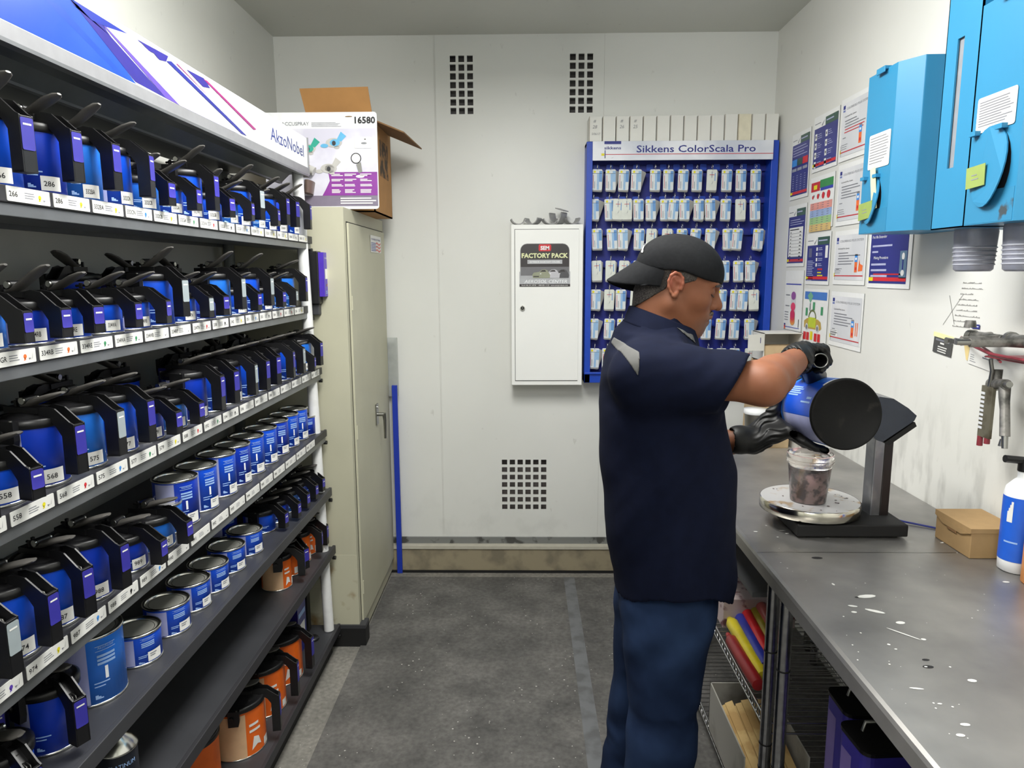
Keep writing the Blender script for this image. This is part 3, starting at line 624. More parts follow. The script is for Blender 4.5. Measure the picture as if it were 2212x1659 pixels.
for (x, y, c) in ((.18, .245, teal), (.29, .268, sky), (.265, .165, clear)):
    ox, oy = xl+x, y
    for (u, v, rx, ry, c3) in ((0, 0, .034, .019, clear), (.004, 0, .021, .014, c), (-.04, -.012, .016, .008, c), (.0, -.002, .008, .010, dkp), (.012, -.018, .012, .007, clear)): b.disc(ox+u, oy+v, rx, c3, Xc @ T((0, 0, .0020+.0003*[clear, c, dkp].index(c3) if c3 is not c else .0024)), ry=ry)
    b.poly([(ox+.012, oy+.012), (ox+.03, oy+.004), (ox+.052, oy+.026), (ox+.030, oy+.044)], c, Xc @ T((0, 0, .0021)))
b.disc(xr-.09, .205, .022, dkp, Xc3); b.disc(xr-.09, .205, .018, offw, X4); b.poly([(xr-.09, .18), (xr-.07, .19), (xr-.065, .15), (xr-.08, .145)], dsteel, X4)
b.rrect(xr-.095, .245, xr-.025, .290, .004, 0, offw, X4); b.disc(xr-.055, .265, .012, greyink, Xc @ T((0, 0, .0027)), ry=.004); b.disc(xr-.05, .281, .004, ink, Xc @ T((0, 0, .0027)), ry=.002)
for x in (.285, .345, .395): b.disc(xl+x, .128 if x != .395 else .132, .018, vio if x != .395 else offw, X4, ry=.006)
b.rect(xr-.045, .118, xr-.02, .14, vio, X4)
b.build('printed_card', t)
b = MB(); gb = M('gun_grey', (96, 96, 100), .45)
b.tube([(xl+.155, -.020, .045), (xl+.148, -.028, .10), (xl+.150, -.026, .15), (xl+.135, -.02, .185)], [.012, .019, .022, .020], gb, 12, flat=.7)
b.tube([(xl+.15, -.02, .025), (xl+.155, -.02, .045)], .006, steel, 10); b.build('spray_gun', t)
b = MB(); b.tube([(xl+.19, -.020, .11), (xl+.185, -.024, .06)], [.042, .036], M('brown_cup', (104, 86, 78), .35), 18, flat=.45); b.tube([(xl+.16, -.02, .175), (xl+.21, -.02, .15)], [.014, .018], clear, 12); b.tube([(xl+.165, -.028, .165), (xl+.16, -.03, .19)], .006, black, 8); b.tube([(xl+.185, -.03, .155), (xl+.19, -.03, .175)], .006, M('amber_part', (200, 140, 60), .4), 8)
b.build('spray_cup', t)
bluep = M('blue_post_paint', (26, 54, 168), .4, c2=(70, 84, 150), scale=9, fac=(.66, .72))
tag(MB().bx((-.700, 3.655, 0), (-.6725, 3.670, 1.04), bluep).bx((-.700, 3.670, 0), (-.694, 3.700, 1.04), bluep).build('edge_guard', bevel=.001), 'narrow blue metal angle post standing on the floor beside the beige cabinet', 'metal angle')
film = M('clear_film', (214, 218, 216), .25, trans=.6)
tag(MB().bx((-.735, 3.675, .98), (-.667, 3.678, 1.29), film).build('plastic_sheet'), 'clear plastic sheet against the back wall above the blue angle post', 'plastic sheet')

# ------------------------------------------------------------------ white wall cabinet
wm = M('white_enamel', (240, 241, 238), .35, var=.01, scale=6)
t = thing('wall_cabinet', 'white steel wall cabinet with a sticker hung left of the colour chip board', 'wall cabinet', (.11, 3.6, 1.05))
b = MB(); b.bx((-.180, .0, 0), (.180, .117, .808), wm); b.build('cabinet_body', t, bevel=.003)
b = MB(); b.bx((-.162, -.0006, .022), (.158, .0, .786), blackm); b.bx((-.1595, -.006, .026), (.1585, -.0006, .7835), wm); d = b.build('cabinet_door', t, bevel=.0015)
b = MB(); b.tube([(-.123, -.006, .395), (-.123, -.016, .395)], .012, steel, 20); b.tube([(-.123, -.016, .395), (-.123, -.020, .395)], .009, black, 16); b.box((-.123, -.024, .400), (.003, .010, .018), dsteel); b.build('door_lock', d)
b = MB(); X = basis((0, -.0065, 0), (1, 0, 0), (0, 0, 1), (0, -1, 0)); S = lambda k: X @ T((0, 0, .0004*k))
sx0, sx1, sz0, sz1 = -.138, .116, .502, .715
dk2 = M('sticker_charcoal', (56, 52, 54), .35); sg = M('sticker_silver', (176, 178, 182), .35); md = M('sticker_mid_grey', (112, 112, 116), .35)
b.rrect(sx0+.004, sz0+.03, sx1-.004, sz1, .034, 0, M('sticker_edge', (150, 150, 150), .4), S(0)); b.rrect(sx0+.006, sz0+.03, sx1-.006, sz1-.002, .033, 0, dk2, S(1))
b.rect(sx0, sz0, sx1, sz0+.075, sg, S(2)); b.rect(sx0+.006, sz0+.055, sx1-.006, sz0+.098, md, S(3)); b.rect(sx0, sz0, sx1, sz0+.013, dk2, S(3))
b.text('Rock Hill, SC 29730 · 1-800-831-1122 · www.semproducts.com', .010, offw, S(4), (sx0+sx1)/2, sz0+.0035, wid=.232)
b.rrect(-.042, .677, .020, .711, .008, 0, red, S(3)); b.text('SEM', .026, white, S(4), -.011, .684, wid=.044, bold=.04)
cream = M('cream_lettering', (222, 226, 176), .4); b.text('FACTORY PACK', .031, cream, S(4), -.011, .645, wid=.232, bold=.04)
b.rect(-.098, .615, .076, .635, sg, S(3)); b.text('EXTERIOR BASECOAT COLORS', .010, white, S(4), -.011, .621, wid=.15, bold=.03)
b.text('AEROSOL CENTER', .023, white, S(4), -.006, sz0+.018, wid=.215, shear=.2, bold=.01)
for q, (cx, c) in enumerate(((.075, M('car_dark', (84, 84, 88), .3)), (.028, M('car_silver', (190, 190, 196), .3)), (-.020, M('car_olive', (150, 154, 132), .3)))):
    s_ = S(4+q)
    b.poly([(cx-.050, .545), (cx+.034, .545), (cx+.036, .560), (cx+.030, .570), (cx+.022, .583), (cx+.010, .588), (cx-.006, .586), (cx-.020, .575), (cx-.046, .572), (cx-.054, .560)], c, s_)
    s2 = S(4+q+.5); b.poly([(cx-.016, .576), (cx+.016, .576), (cx+.010, .585), (cx-.004, .584)], dk2, s2); b.rect(cx-.048, .550, cx-.020, .555, dk2, s2); b.disc(cx-.012, .566, .004, white, s2, ry=.002)
b.build('door_sticker', d)
greyp = M('grey_strip_plastic', (150, 150, 150), .45)
for k, (x, rot, hgt, lb) in enumerate(((-.145, 8, .03, 'curled grey rubber strip, leftmost on top of the white wall cabinet'), (-.07, -25, .035, 'curled grey rubber strip, second from the left on the white cabinet'), (.015, 12, .03, 'curled grey rubber strip, third from the left on the white cabinet'), (.055, -35, .065, 'tallest upturned grey rubber strip on top of the white wall cabinet'), (.125, 20, .035, 'curled grey rubber strip beside the blue board on the white cabinet'))):
    b = MB(); n = 9; pts = []
    for i in range(n):
        a = PI*(.05+.9*i/(n-1)); pts.append((.038*math.cos(a), -(.0)+hgt*(1-math.sin(a))+.002))
    out = pts+[(p[0]*.9, p[1]+.004) for p in pts[::-1]]
    b.prism(out, .055, greyp, basis((0, .03, 0), (1, 0, 0), (0, 0, 1), (0, -1, 0)), smooth=True)
    if k == 3: b.box((0, 0, hgt+.012), (.05, .05, .004), greyp, Matrix.Rotation(R(18), 4, 'Y'))
    o = tag(b.build('rubber_strip'), lb, 'rubber strip', 'grey strips on the white cabinet'); o.location = (.11+x, 3.655, 1.8585); o.rotation_euler[2] = R(rot)
tag(MB().tube([(-.075, 3.66, 1.875), (.0, 3.65, 1.872), (.06, 3.655, 1.872)], .002, greyink, 6).build('thin_wire'), 'thin grey wire lying across the strips on the white wall cabinet', 'wire') if False else None

# ------------------------------------------------------------------ blue colour chip board
bdm = M('board_blue', (20, 66, 178), .4, var=.05); bdd = M('board_blue_recess', (20, 34, 128), .55, var=.1)
bx0, bx1, bz0, bz1, yf, yb = .302, 1.235, 1.062, 2.252, 3.60, 3.715
t = thing('colour_chip_board', 'large blue wall rack full of hanging colour chip cards', 'display board', (.77, 3.66, 1.06))
def loc(b_, n_, p_, **k):
    o_ = b_.build(n_, p_, **k); return o_
OFF = Vector((.77, 3.66, 1.06))
def tb(b_, n_, **k):
    b_.v = [tuple(Vector(v)-OFF) for v in b_.v]; return b_.build(n_, t, **k)
b = MB()
for lo, hi in (((bx0, yf, bz0), (bx0+.030, yb, bz1)), ((bx1-.034, yf, bz0), (bx1, yb, bz1)), ((bx0, yf, bz0), (bx1, yb, bz0+.045)), ((bx0, yf+.01, bz1-.02), (bx1, yb, bz1))): b.bx(lo, hi, bdm)
b.bx((bx0, yf-.012, bz0+.045), (bx1, yf+.01, bz0+.055), bdm); tb(b, 'frame', bevel=.002)
b = MB(); b.bx((bx0+.02, yb-.02, bz0+.04), (bx1-.02, yb-.012, bz1-.02), bdd); tb(b, 'back_panel')
rowz = [2.112, 1.957, 1.800, 1.640, 1.487, 1.337, 1.180]
for z in rowz:
    b = MB(); b.bx((bx0+.03, yb-.040, z+.006), (bx1-.034, yb-.020, z+.034), bdd)
    for k in range(13):
        x = bx0+.055+k*.0665; b.rrect(x-.016, 0, x+.016, .030, .006, .003, bdm, basis((0, yb-.041, z+.010), (1, 0, 0), (0, 0, 1), (0, -1, 0)))
    tb(b, 'hook_rail')
b = MB(); hx0, hx1, hz0, hz1 = bx0+.028, bx1-.032, 2.160, 2.250
silver = M('header_silver', (198, 204, 216), .35, c2=(232, 234, 240), scale=3)
b.bx((hx0, yf-.016, hz0), (hx1, yf-.004, hz1), silver); X = basis((hx0, yf-.0165, hz0), (1, 0, 0), (0, 0, 1), (0, -1, 0))
b.text('Sikkens ColorScala Pro', .046, navy, X, .50, .037, wid=.575, bold=.012); b.rect(.062, .0265, hx1-hx0, .0295, redprint, X)
b.rect(.056, .076, .137, .090, navy, X); b.text('sikkens', .019, navy, X, .0965, .052, wid=.081, bold=.02); b.rect(.058, .010, .062, .048, navy, X); b.rect(.058, .010, .062, .018, grn, X); b.rect(.042, .022, .057, .033, yel, X)
b.poly([(.088, .010), (.100, .014), (.105, .018), (.098, .012)], greyink, X); tb(b, 'header_sign', bevel=.001)
chipw = M('chip_card_white', (214, 220, 222), .35); chips_side = M('chip_edge_grey', (150, 150, 148), .5); chipb = M('chip_pale_blue', (150, 186, 220), .35); chipb2 = M('chip_blue', (104, 150, 204), .35)
chipc = M('chip_cream', (214, 218, 210), .35); chippink = M('chip_red_text', (196, 96, 96), .5)
def chip_proto(kind):
    root = thing('colour_chip_bundle', '', 'colour chips')
    for k in range({0: 3, 1: 4, 2: 5, 3: 6}[kind]):
        b = MB(); dx = .003*k if kind < 2 else .0065*k; X = basis((dx, .003+.0032*k, -.008-.001*k), (1, 0, 0), (0, 0, 1), (0, -1, 0)) @ Matrix.Rotation(R(-(1.5 if kind < 2 else 4)*k), 4, 'Z')
        b.rrect(-.0255, -.105, .0255, 0, .006, .0012, chips_side, X); b.build('rear_chip', root)
    b = MB(); X = basis((0, .001, -.006), (1, 0, 0), (0, 0, 1), (0, -1, 0)); front = [chipw, chipc, chipw, chipw][kind]
    b.rrect(-.025, -.100, .025, 0, .006, .0012, front, X); Y = X @ T((0, 0, .0015)); Z_ = X @ T((0, 0, .0018))
    if kind != 1:
        b.rect(-.0005, -.098, .010, -.020, chipb, Y); b.rect(.010, -.060, .0245, -.008, chipb2 if kind != 2 else chipb, Y); b.rect(-.0245, -.0205, .024, -.019, ink, Y); b.disc(-.012, -.012, .006, yel, Y, n=8); b.rect(-.020, -.09, -.0175, -.028, chippink, Y)
        b.rect(-.0125, -.092, -.010, -.058, greyink, Z_)
    else:
        b.rect(-.012, -.027, .012, -.0245, redprint, Y); b.rect(-.001, -.040, .001, -.010, navy, Y); b.rect(.0135, -.055, .0175, -.018, chipb2, Y); b.poly([(-.006, -.075), (.0, -.07), (.008, -.05), (.003, -.068)], greyink, Y)
    b.build('front_chip', root)
    b = MB(); pts = [(0, .012*math.sin(a)-.002, .006+.016*math.cos(a)) for a in [2*PI*i/14 for i in range(15)]]; b.tube(pts, .0012, steel, 6, cap=False); b.build('ring', root); return root
CP = {k: [chip_proto(k), False] for k in range(4)}
crop = lambda x, y: (1080+x/2.592, 220+y/2.592)
chips = [([545, 620, 695, 765, 870, 945, 1028, 1105, 1190, 1272, 1350, 1432], 374, [0, 2, 0, 2, 0, 0, 0, 0, 1, 0, 0, 0]),
         ([525, 612, 663, 708, 775, 843, 925, 975, 1030, 1115, 1172, 1265, 1347, 1427], 540, [3, 0, 1, 1, 0, 3, 0, 0, 3, 3, 3, 0, 1, 0]),
         ([540, 625, 687, 780, 850, 938, 1020, 1098, 1180, 1275, 1330, 1450], 706, [0, 0, 2, 0, 1, 1, 0, 0, 2, 3, 0, 3]),
         ([540, 620, 697, 777, 850, 1257, 1333, 1400], 885, [1, 1, 1, 0, 0, 0, 0, 2]),
         ([537, 613, 677, 760, 1243, 1320, 1358, 1415], 1047, [2, 1, 0, 1, 0, 0, 3, 1]),
         ([525, 613, 685, 1155, 1240, 1315, 1395], 1210, [2, 0, 0, 0, 0, 0, 2]),
         ([530, 600, 1165, 1240, 1315, 1400], 1376, [2, 0, 0, 0, 0, 1])]
rw = ['top row', 'second row', 'third row', 'fourth row', 'fifth row', 'sixth row', 'bottom row']; Yc = yb-.085
for ri, (xs_, yy, kk) in enumerate(chips):
    for k, x in enumerate(xs_):
        p = onY(*crop(x, yy-3), Yc)
        c = CP[kk[k]]
        if not c[1]: c[1] = True; o = c[0]
        else: o = copy_tree(c[0])
        o.location = (p.x, Yc+random.uniform(-.004, .004), p.z); o.rotation_euler = (0, R(random.uniform(-3.5, 3.5) if ri else random.uniform(-1.5, 1.5)), 0)
        if k and x-xs_[k-1] < 60: o.location.y -= .012
        o['label'] = f'{["slim", "plain", "fanned", "thick"][kk[k]]} chip card bundle, {ORD[k]} from the white cabinet side, {rw[ri]} of blue board'; o['group'] = f'colour chips in the {rw[ri]} of the blue board'
# row of white cartons on the board
cartn = M('carton_white', (222, 222, 216), .6, var=.03, scale=8); carts = M('carton_side', (190, 188, 182), .7); seamb = M('carton_edge_tan', (150, 138, 120), .8)  # darker tan strip runs down the left front edge of each box
hand = {0: ('#', '28', '5/06/17'), 2: ('#', '26', ''), 3: ('#', '25', '')}
for k in range(14):
    x = .313+k*.0655; hh = .116 + (.006 if k in (10, 11, 12, 13) else 0) + (.003 if k == 6 else 0)
    t2 = thing('chip_box', f'slim white box on the blue board, {ORD[k]} from the grille side' + (f', marked {hand[k][1]}' if k in hand else ''), 'box', (x, 3.655, 2.2525), 0, 'slim white boxes on the blue board')
    b = MB(); b.bx((0, -.055, 0), (.0615, .055, hh), cartn if k != 11 else M('carton_ivory', (220, 214, 190), .6)); b.bx((.0005, -.0556, .0), (.0025, -.055, hh), seamb); b.build('box_body', t2, bevel=.0008)
    if k in hand:
        b = MB(); X = basis((.012, -.0559, 0), (1, 0, 0), (0, 0, 1), (0, -1, 0)); b.text(hand[k][0], .02, greyink, X, .008, .088, 'L', shear=.2); b.text(hand[k][1], .022, greyink, X, .004, .060, 'L', shear=.2); 
        if hand[k][2]: b.text(hand[k][2], .014, greyink, X, .0, .030, 'L', wid=.04, shear=.2)
        b.build('pencil_writing', t2)

# ------------------------------------------------------------------ posters on the right wall
XWp = XR-.0015
paper = M('poster_paper', (232, 233, 232), .5, var=.02); poly_navy = M('poster_navy', (44, 48, 126), .4, var=.08, scale=9); poly_green = M('poster_dark_green', (50, 84, 72), .4)
ltg = M('poster_light_grey', (208, 210, 214), .45, c2=(224, 225, 228), scale=5)
pgrey = M('poster_text_grey', (120, 122, 130), .5); ppale = M('poster_text_pale', (176, 180, 214), .5)
def poster(corner_y, w_, ztop, h_, name, label, fn, tilt=0.):
    o = thing(name, label, 'poster', (XWp, corner_y, ztop), 0, 'posters on the right wall')
    X = basis((0, 0, 0), (0, -1, 0), (0, 0, 1), (-1, 0, 0)) @ Rz(R(tilt)); b = MB()
    b.rect(0, -h_, w_, 0, paper, X, .0022); b.bx((0, -h_, 0), (w_, 0, .002), film, X)
    fn(b, X @ T((0, 0, .0032)), X @ T((0, 0, .0037)), X @ T((0, 0, .0042)), w_, h_); b.build('printed_sheet', o); return o
def can_icon(b, X, x, y, w_, h_): 
    b.rect(x, y, x+w_, y+h_, orng, X); b.rect(x, y+h_*.62, x+w_, y+h_, cyan, X @ T((0, 0, .0002))); b.rect(x+.2*w_, y+h_*.74, x+.8*w_, y+h_*.88, white, X @ T((0, 0, .0004))); b.rect(x, y+h_, x+w_, y+h_+.006, greyink, X); b.rect(x+.3*w_, y+.12*h_, x+.8*w_, y+.3*h_, red, X @ T((0, 0, .0004)))
def system(title='COLORBUILD PLUS SYSTEM', var=0):
    def f(b, A, B, C, w_, h_):
        b.rect(.012, -h_+.018, w_-.012, -.018, ltg, A); b.rect(.020, -.040, .038, -.026, navy, B); b.rect(.020, -.050, .038, -.043, M('poster_soft_blue', (110, 124, 180), .5), B)
        b.text(title, .012, pgrey, B, .05, -.045, 'L', wid=w_-.075)
        b.text('Colorbuild Plus System:', .008, ink, B, .035, -.072, 'L', wid=.10); y = -.085
        for k in range(5): b.rect(.040+(.004 if k % 2 else 0), y-.0035, .040+random.uniform(.08, w_-.075), y, pgrey if not (var == 1 and k > 2) else redprint, B); y -= .0105
        b.rect(.028, -.150, .055, -.147, pgrey, B)
        can_icon(b, B, w_-.085, -h_+.047, .022, .062)
        if var in (2, 3):
            b.rect(w_-.050, -h_+.055, w_-.044, -h_+.105, orng, B) if var == 3 else b.poly([(w_-.055, -h_+.05), (w_-.02, -h_+.052), (w_-.018, -h_+.072), (w_-.04, -h_+.078), (w_-.048, -h_+.095)], orng, B)
            if var == 3: b.rect(w_-.036, -h_+.055, w_-.030, -h_+.105, orng, B); b.rect(.02, -h_+.04, .08, -h_+.065, paper, B); b.lines(.024, .076, -h_+.062, 4, .006, .0015, pgrey, C)
        b.lines(.020, .085, -h_+.062, 3, .008, .002, pgrey, B); b.rect(.016, -h_+.032, w_-.014, -h_+.036, redprint, B); b.rect(.010, -h_+.03, .016, -h_+.045, yel, B); b.rect(.018, -h_+.02, .0195, -h_+.06, ink, B)
    return f
def navyp(kind):
    def f(b, A, B, C, w_, h_):
        b.rect(.010, -h_+.016, w_-.010, -.020, poly_navy, A); b.rect(.010, -.05, w_*.48, -.018, paper, B); b.rect(w_*.48, -.05, w_-.010, -.018, poly_green, B)
        b.lines(w_*.52, w_-.02, -.03, 1, .01, .005, ppale, C); b.rect(.014, -.032, w_*.3, -.029, pgrey, C); b.poly([(w_*.33, -.045), (w_*.37, -.047), (w_*.46, -.024), (w_*.37, -.037)], pgrey, C)
        b.rect(.010, -h_+.022, .034, -h_+.034, yel, B); b.rect(.034, -h_+.022, w_-.010, -h_+.034, red, B)
        if kind == 0:
            b.lines(.022, w_-.02, -.062, 4, .012, .003, ppale, B)
            for k, c in enumerate((cyan, poly_green, red)): b.rect(.014+k*(w_-.028)/3, -.145, .010+(k+1)*(w_-.028)/3, -.115, c, B); b.rect(.018+k*(w_-.028)/3, -.168, .008+(k+1)*(w_-.028)/3, -.155, M('poster_mid_grey', (150, 154, 170), .5), B)
            for r_ in range(8):
                for c in range(4): b.rect(.03+c*.045, -.19-r_*.010, .045+c*.045, -.188-r_*.010, ppale, B)
        if kind == 1:
            b.lines(.03, w_-.02, -.065, 3, .010, .003, ppale, B); b.rect(.024, -h_+.045, w_-.026, -.10, paper, B); b.lines(.034, w_-.036, -.108, 1, .1, .004, ink, C)
            for r_ in range(9): b.rect(.030, -.128-r_*.0155, w_-.032, -.1267-r_*.0155, pgrey, C); b.rect(.040, -.124-r_*.0155, .052, -.120-r_*.0155, ink, C); b.rect(w_-.065, -.124-r_*.0155, w_-.045, -.120-r_*.0155, ink, C)
        if kind == 2:
            for c in range(2):
                for r_ in range(4): x = .022+c*.105; y = -.075-r_*.038; b.rect(x, y-.022, x+.020, y+.004, paper, B); b.rect(x+.006, y-.014, x+.014, y-.004, ink, C); b.lines(x+.028, x+.075, y, 3, .008, .0022, ppale, B, .5)
        if kind == 3:
            b.rect(.03, -.10, .062, -.062, M('poster_photo_grey', (96, 98, 130), .5), B); b.lines(.02, .095, -.115, 12, .0075, .0026, ppale, B, .3)
            for r_ in range(4): y = -.062-r_*.022; b.rect(.108, y-.012, .122, y+.002, paper, B); b.lines(.130, .175, y, 2, .007, .0025, ppale, B)
            b.rect(w_-.045, -.105, w_-.020, -.055, paper, B); b.rect(.13, -.155, .18, -.148, redprint, B); b.rect(.13, -.168, .17, -.163, yel, B); b.rect(.13, -.180, .185, -.175, yel, B)
    return f
def table_p(b, A, B, C, w_, h_):
    b.rect(.012, -.060, w_*.42, -.022, redprint, A); b.rect(.04, -.052, .075, -.034, yel, B); b.rect(w_*.42, -.050, w_-.012, -.018, M('poster_green', (56, 136, 74), .5), A); b.rect(w_*.45, -.062, w_-.012, -.050, M('poster_royal', (52, 64, 170), .5), A)
    for k in range(4): b.disc(.035+k*.053, -.083, .008+.003*k, red, B, n=9); b.disc(.045+k*.053, -.078, .006, pgrey, A, n=8)
    for k, c in enumerate(((222, 150, 140), (150, 172, 214), (156, 194, 136), (214, 184, 120))):
        b.rect(.012, -.108-(k+1)*.030, w_-.012, -.108-k*.030, M('poster_band_%d' % k if False else ['band_salmon', 'band_blue', 'band_green', 'band_sand'][k], c, .5), A)
        for r_ in range(3):
            for q in range(4): b.rect(.03+q*.052, -.114-k*.030-r_*.009, .05+q*.052, -.112-k*.030-r_*.009, pgrey, B)
def layers_p(b, A, B, C, w_, h_):
    b.rect(.015, -.065, w_-.02, -.060, M('poster_royal', (52, 64, 170), .5), A); bands = ((.115, (140, 70, 150)), (.165, (222, 50, 100)))
    b.rect(.088, -.235, .142, -.115, ltg, A)
    for k, (y, c) in enumerate(bands): b.disc(.115, -y, .028, M(['disc_violet', 'disc_pink'][k], c, .4), B, ry=.019); b.rect(.02, -y, .07, -y+.004, pgrey, B)
    for k, c in enumerate(((226, 150, 60), (224, 110, 60), (214, 56, 76), (206, 40, 90))): b.disc(.115, -.232+k*.011, .028, M('disc_low_' + 'abcd'[k], c, .4), A @ T((0, 0, .0003*(k+2))), ry=.019); b.rect(.015, -.23+k*.012, .06, -.227+k*.012, pgrey, B)
    for k, c in enumerate((navy, redprint, orng)): b.rect(.012, -.255-k*.009, .03, -.247-k*.009, c, B)
    b.rect(.01, -h_+.012, w_-.02, -h_+.015, MATS['poster_royal'], A); b.rect(w_-.035, -h_+.018, w_-.028, -h_+.055, ink, A)
def car_p(b, A, B, C, w_, h_):
    b.rect(.012, -.045, w_-.012, -.012, M('poster_sky', (70, 120, 196), .5), A); gg = M('poster_sign_green', (70, 150, 100), .4); b.poly([(.075, -.012), (.105, -.030), (.075, -.062), (.045, -.030)], M('poster_mint', (110, 170, 140), .4), B)
    b.rect(.07, -.095, .08, -.062, pgrey, A)
    for x, y in ((.105, -.078), (.03, -.105), (.19, -.095)): b.rect(x, y-.012, x+.022, y+.022, gg, B)
    b.poly([(.02, -.168), (.018, -.140), (.05, -.128), (.085, -.126), (.165, -.128), (.195, -.138), (.205, -.165), (.19, -.172), (.04, -.172)], M('car_ochre', (190, 160, 70), .4), A)
    b.rect(.065, -.165, .145, -.122, M('car_lime', (190, 204, 44), .4), B)
    pts = [(.105+.042*math.cos(PI*i/10), -.124+.036*math.sin(PI*i/10)) for i in range(11)]; pts += [(.105+.033*math.cos(PI*i/10), -.124+.028*math.sin(PI*i/10)) for i in range(10, -1, -1)]
    b.poly(pts, M('car_roof', (110, 120, 70), .4), B)
    for x in (.05, .165): b.disc(x, -.166, .016, ltg, B); b.disc(x, -.166, .010, pgrey, C)
    for x in (.018, .052, .135, .170): b.rect(x, -.222, x+.028, -.188, red, B)
    b.rect(.092, -.218, .118, -.182, yel, B); b.lines(.015, w_-.03, -.232, 4, .007, .002, pgrey, A, .2); b.rect(.012, -.268, w_-.02, -.264, redprint, A)
def potlife(b, A, B, C, w_, h_):
    b.rect(.014, -h_+.016, w_-.022, -.004, poly_navy, A); b.text('Pot life Extender', .014, white, B, .025, -.040, 'L', wid=.10)
    b.lines(.028, .18, -.064, 1, .01, .006, ppale, B, .1); b.rect(.028, -.090, .07, -.084, ppale, B); b.text('Mixing Procedure', .014, white, B, .042, -.112, 'L', wid=.10)
    for k in range(3): b.rect(.026, -.134-k*.020, .13+.006*k, -.127-k*.020, ppale, B)
    b.rect(w_-.068, -.178, w_-.024, -.088, M('poster_slate', (96, 124, 150), .5), B); b.disc(w_-.046, -.106, .009, paper, C, ry=.012); b.rect(w_-.050, -.150, w_-.043, -.116, navy, C); b.disc(w_-.046, -.160, .011, paper, C, ry=.010)
    b.rect(.045, -h_+.045, w_-.05, -h_+.050, redprint, B); b.rect(.014, -h_+.024, .045, -h_+.037, yel, B); b.rect(.045, -h_+.024, w_-.022, -h_+.037, red, B)
P = [(3.44, .215, 2.242, .293, 'wall_poster', 'navy poster with blue, green and red squares, uppermost in the column by the blue board', navyp(0)),
     (3.438, .215, 1.921, .277, 'wall_poster', 'navy poster with a white ruled table, column next to the blue board', navyp(1)),
     (3.433, .22, 1.626, .275, 'wall_poster', 'white poster with violet and pink paint layer discs', layers_p),
     (3.195, .25, 2.268, .228, 'wall_poster', 'navy poster with two columns of small white icons', navyp(2)),
     (3.196, .245, 2.018, .216, 'wall_poster', 'white chart with salmon, blue, green and sand coloured table bands', table_p),
     (3.197, .245, 1.782, .216, 'wall_poster', 'navy poster with yellow and red lines above the cartoon car sheet', navyp(3)),
     (3.196, .255, 1.547, .276 , 'wall_poster', 'white sheet with a drawn yellow car and red boxes', car_p),
     (2.930, .25, 2.280, .235, 'wall_poster', 'grey instruction sheet with orange can, highest of the sheets by the blue dispenser', system(var=1)),
     (2.922, .26, 2.032, .234, 'wall_poster', 'grey instruction sheet half hidden behind the small blue dispenser', system(var=0)),
     (2.912, .27, 1.778, .208, 'wall_poster', 'grey instruction sheet with orange can and orange gun beside the navy mixing poster', system(var=2)),
     (2.914, .28, 1.543, .216, 'wall_poster', 'grey instruction sheet with orange can and two tubes, lowest of its column', system(var=3)),
     (2.622, .288, 1.775, .212, 'wall_poster', 'navy poster on pot life and mixing below the small blue dispenser', potlife)]
for i, (y, w_, z, h_, n, lb, fn) in enumerate(P): poster(y, w_, z, h_, n, lb, fn, tilt=-.6 if i == 10 else 0)

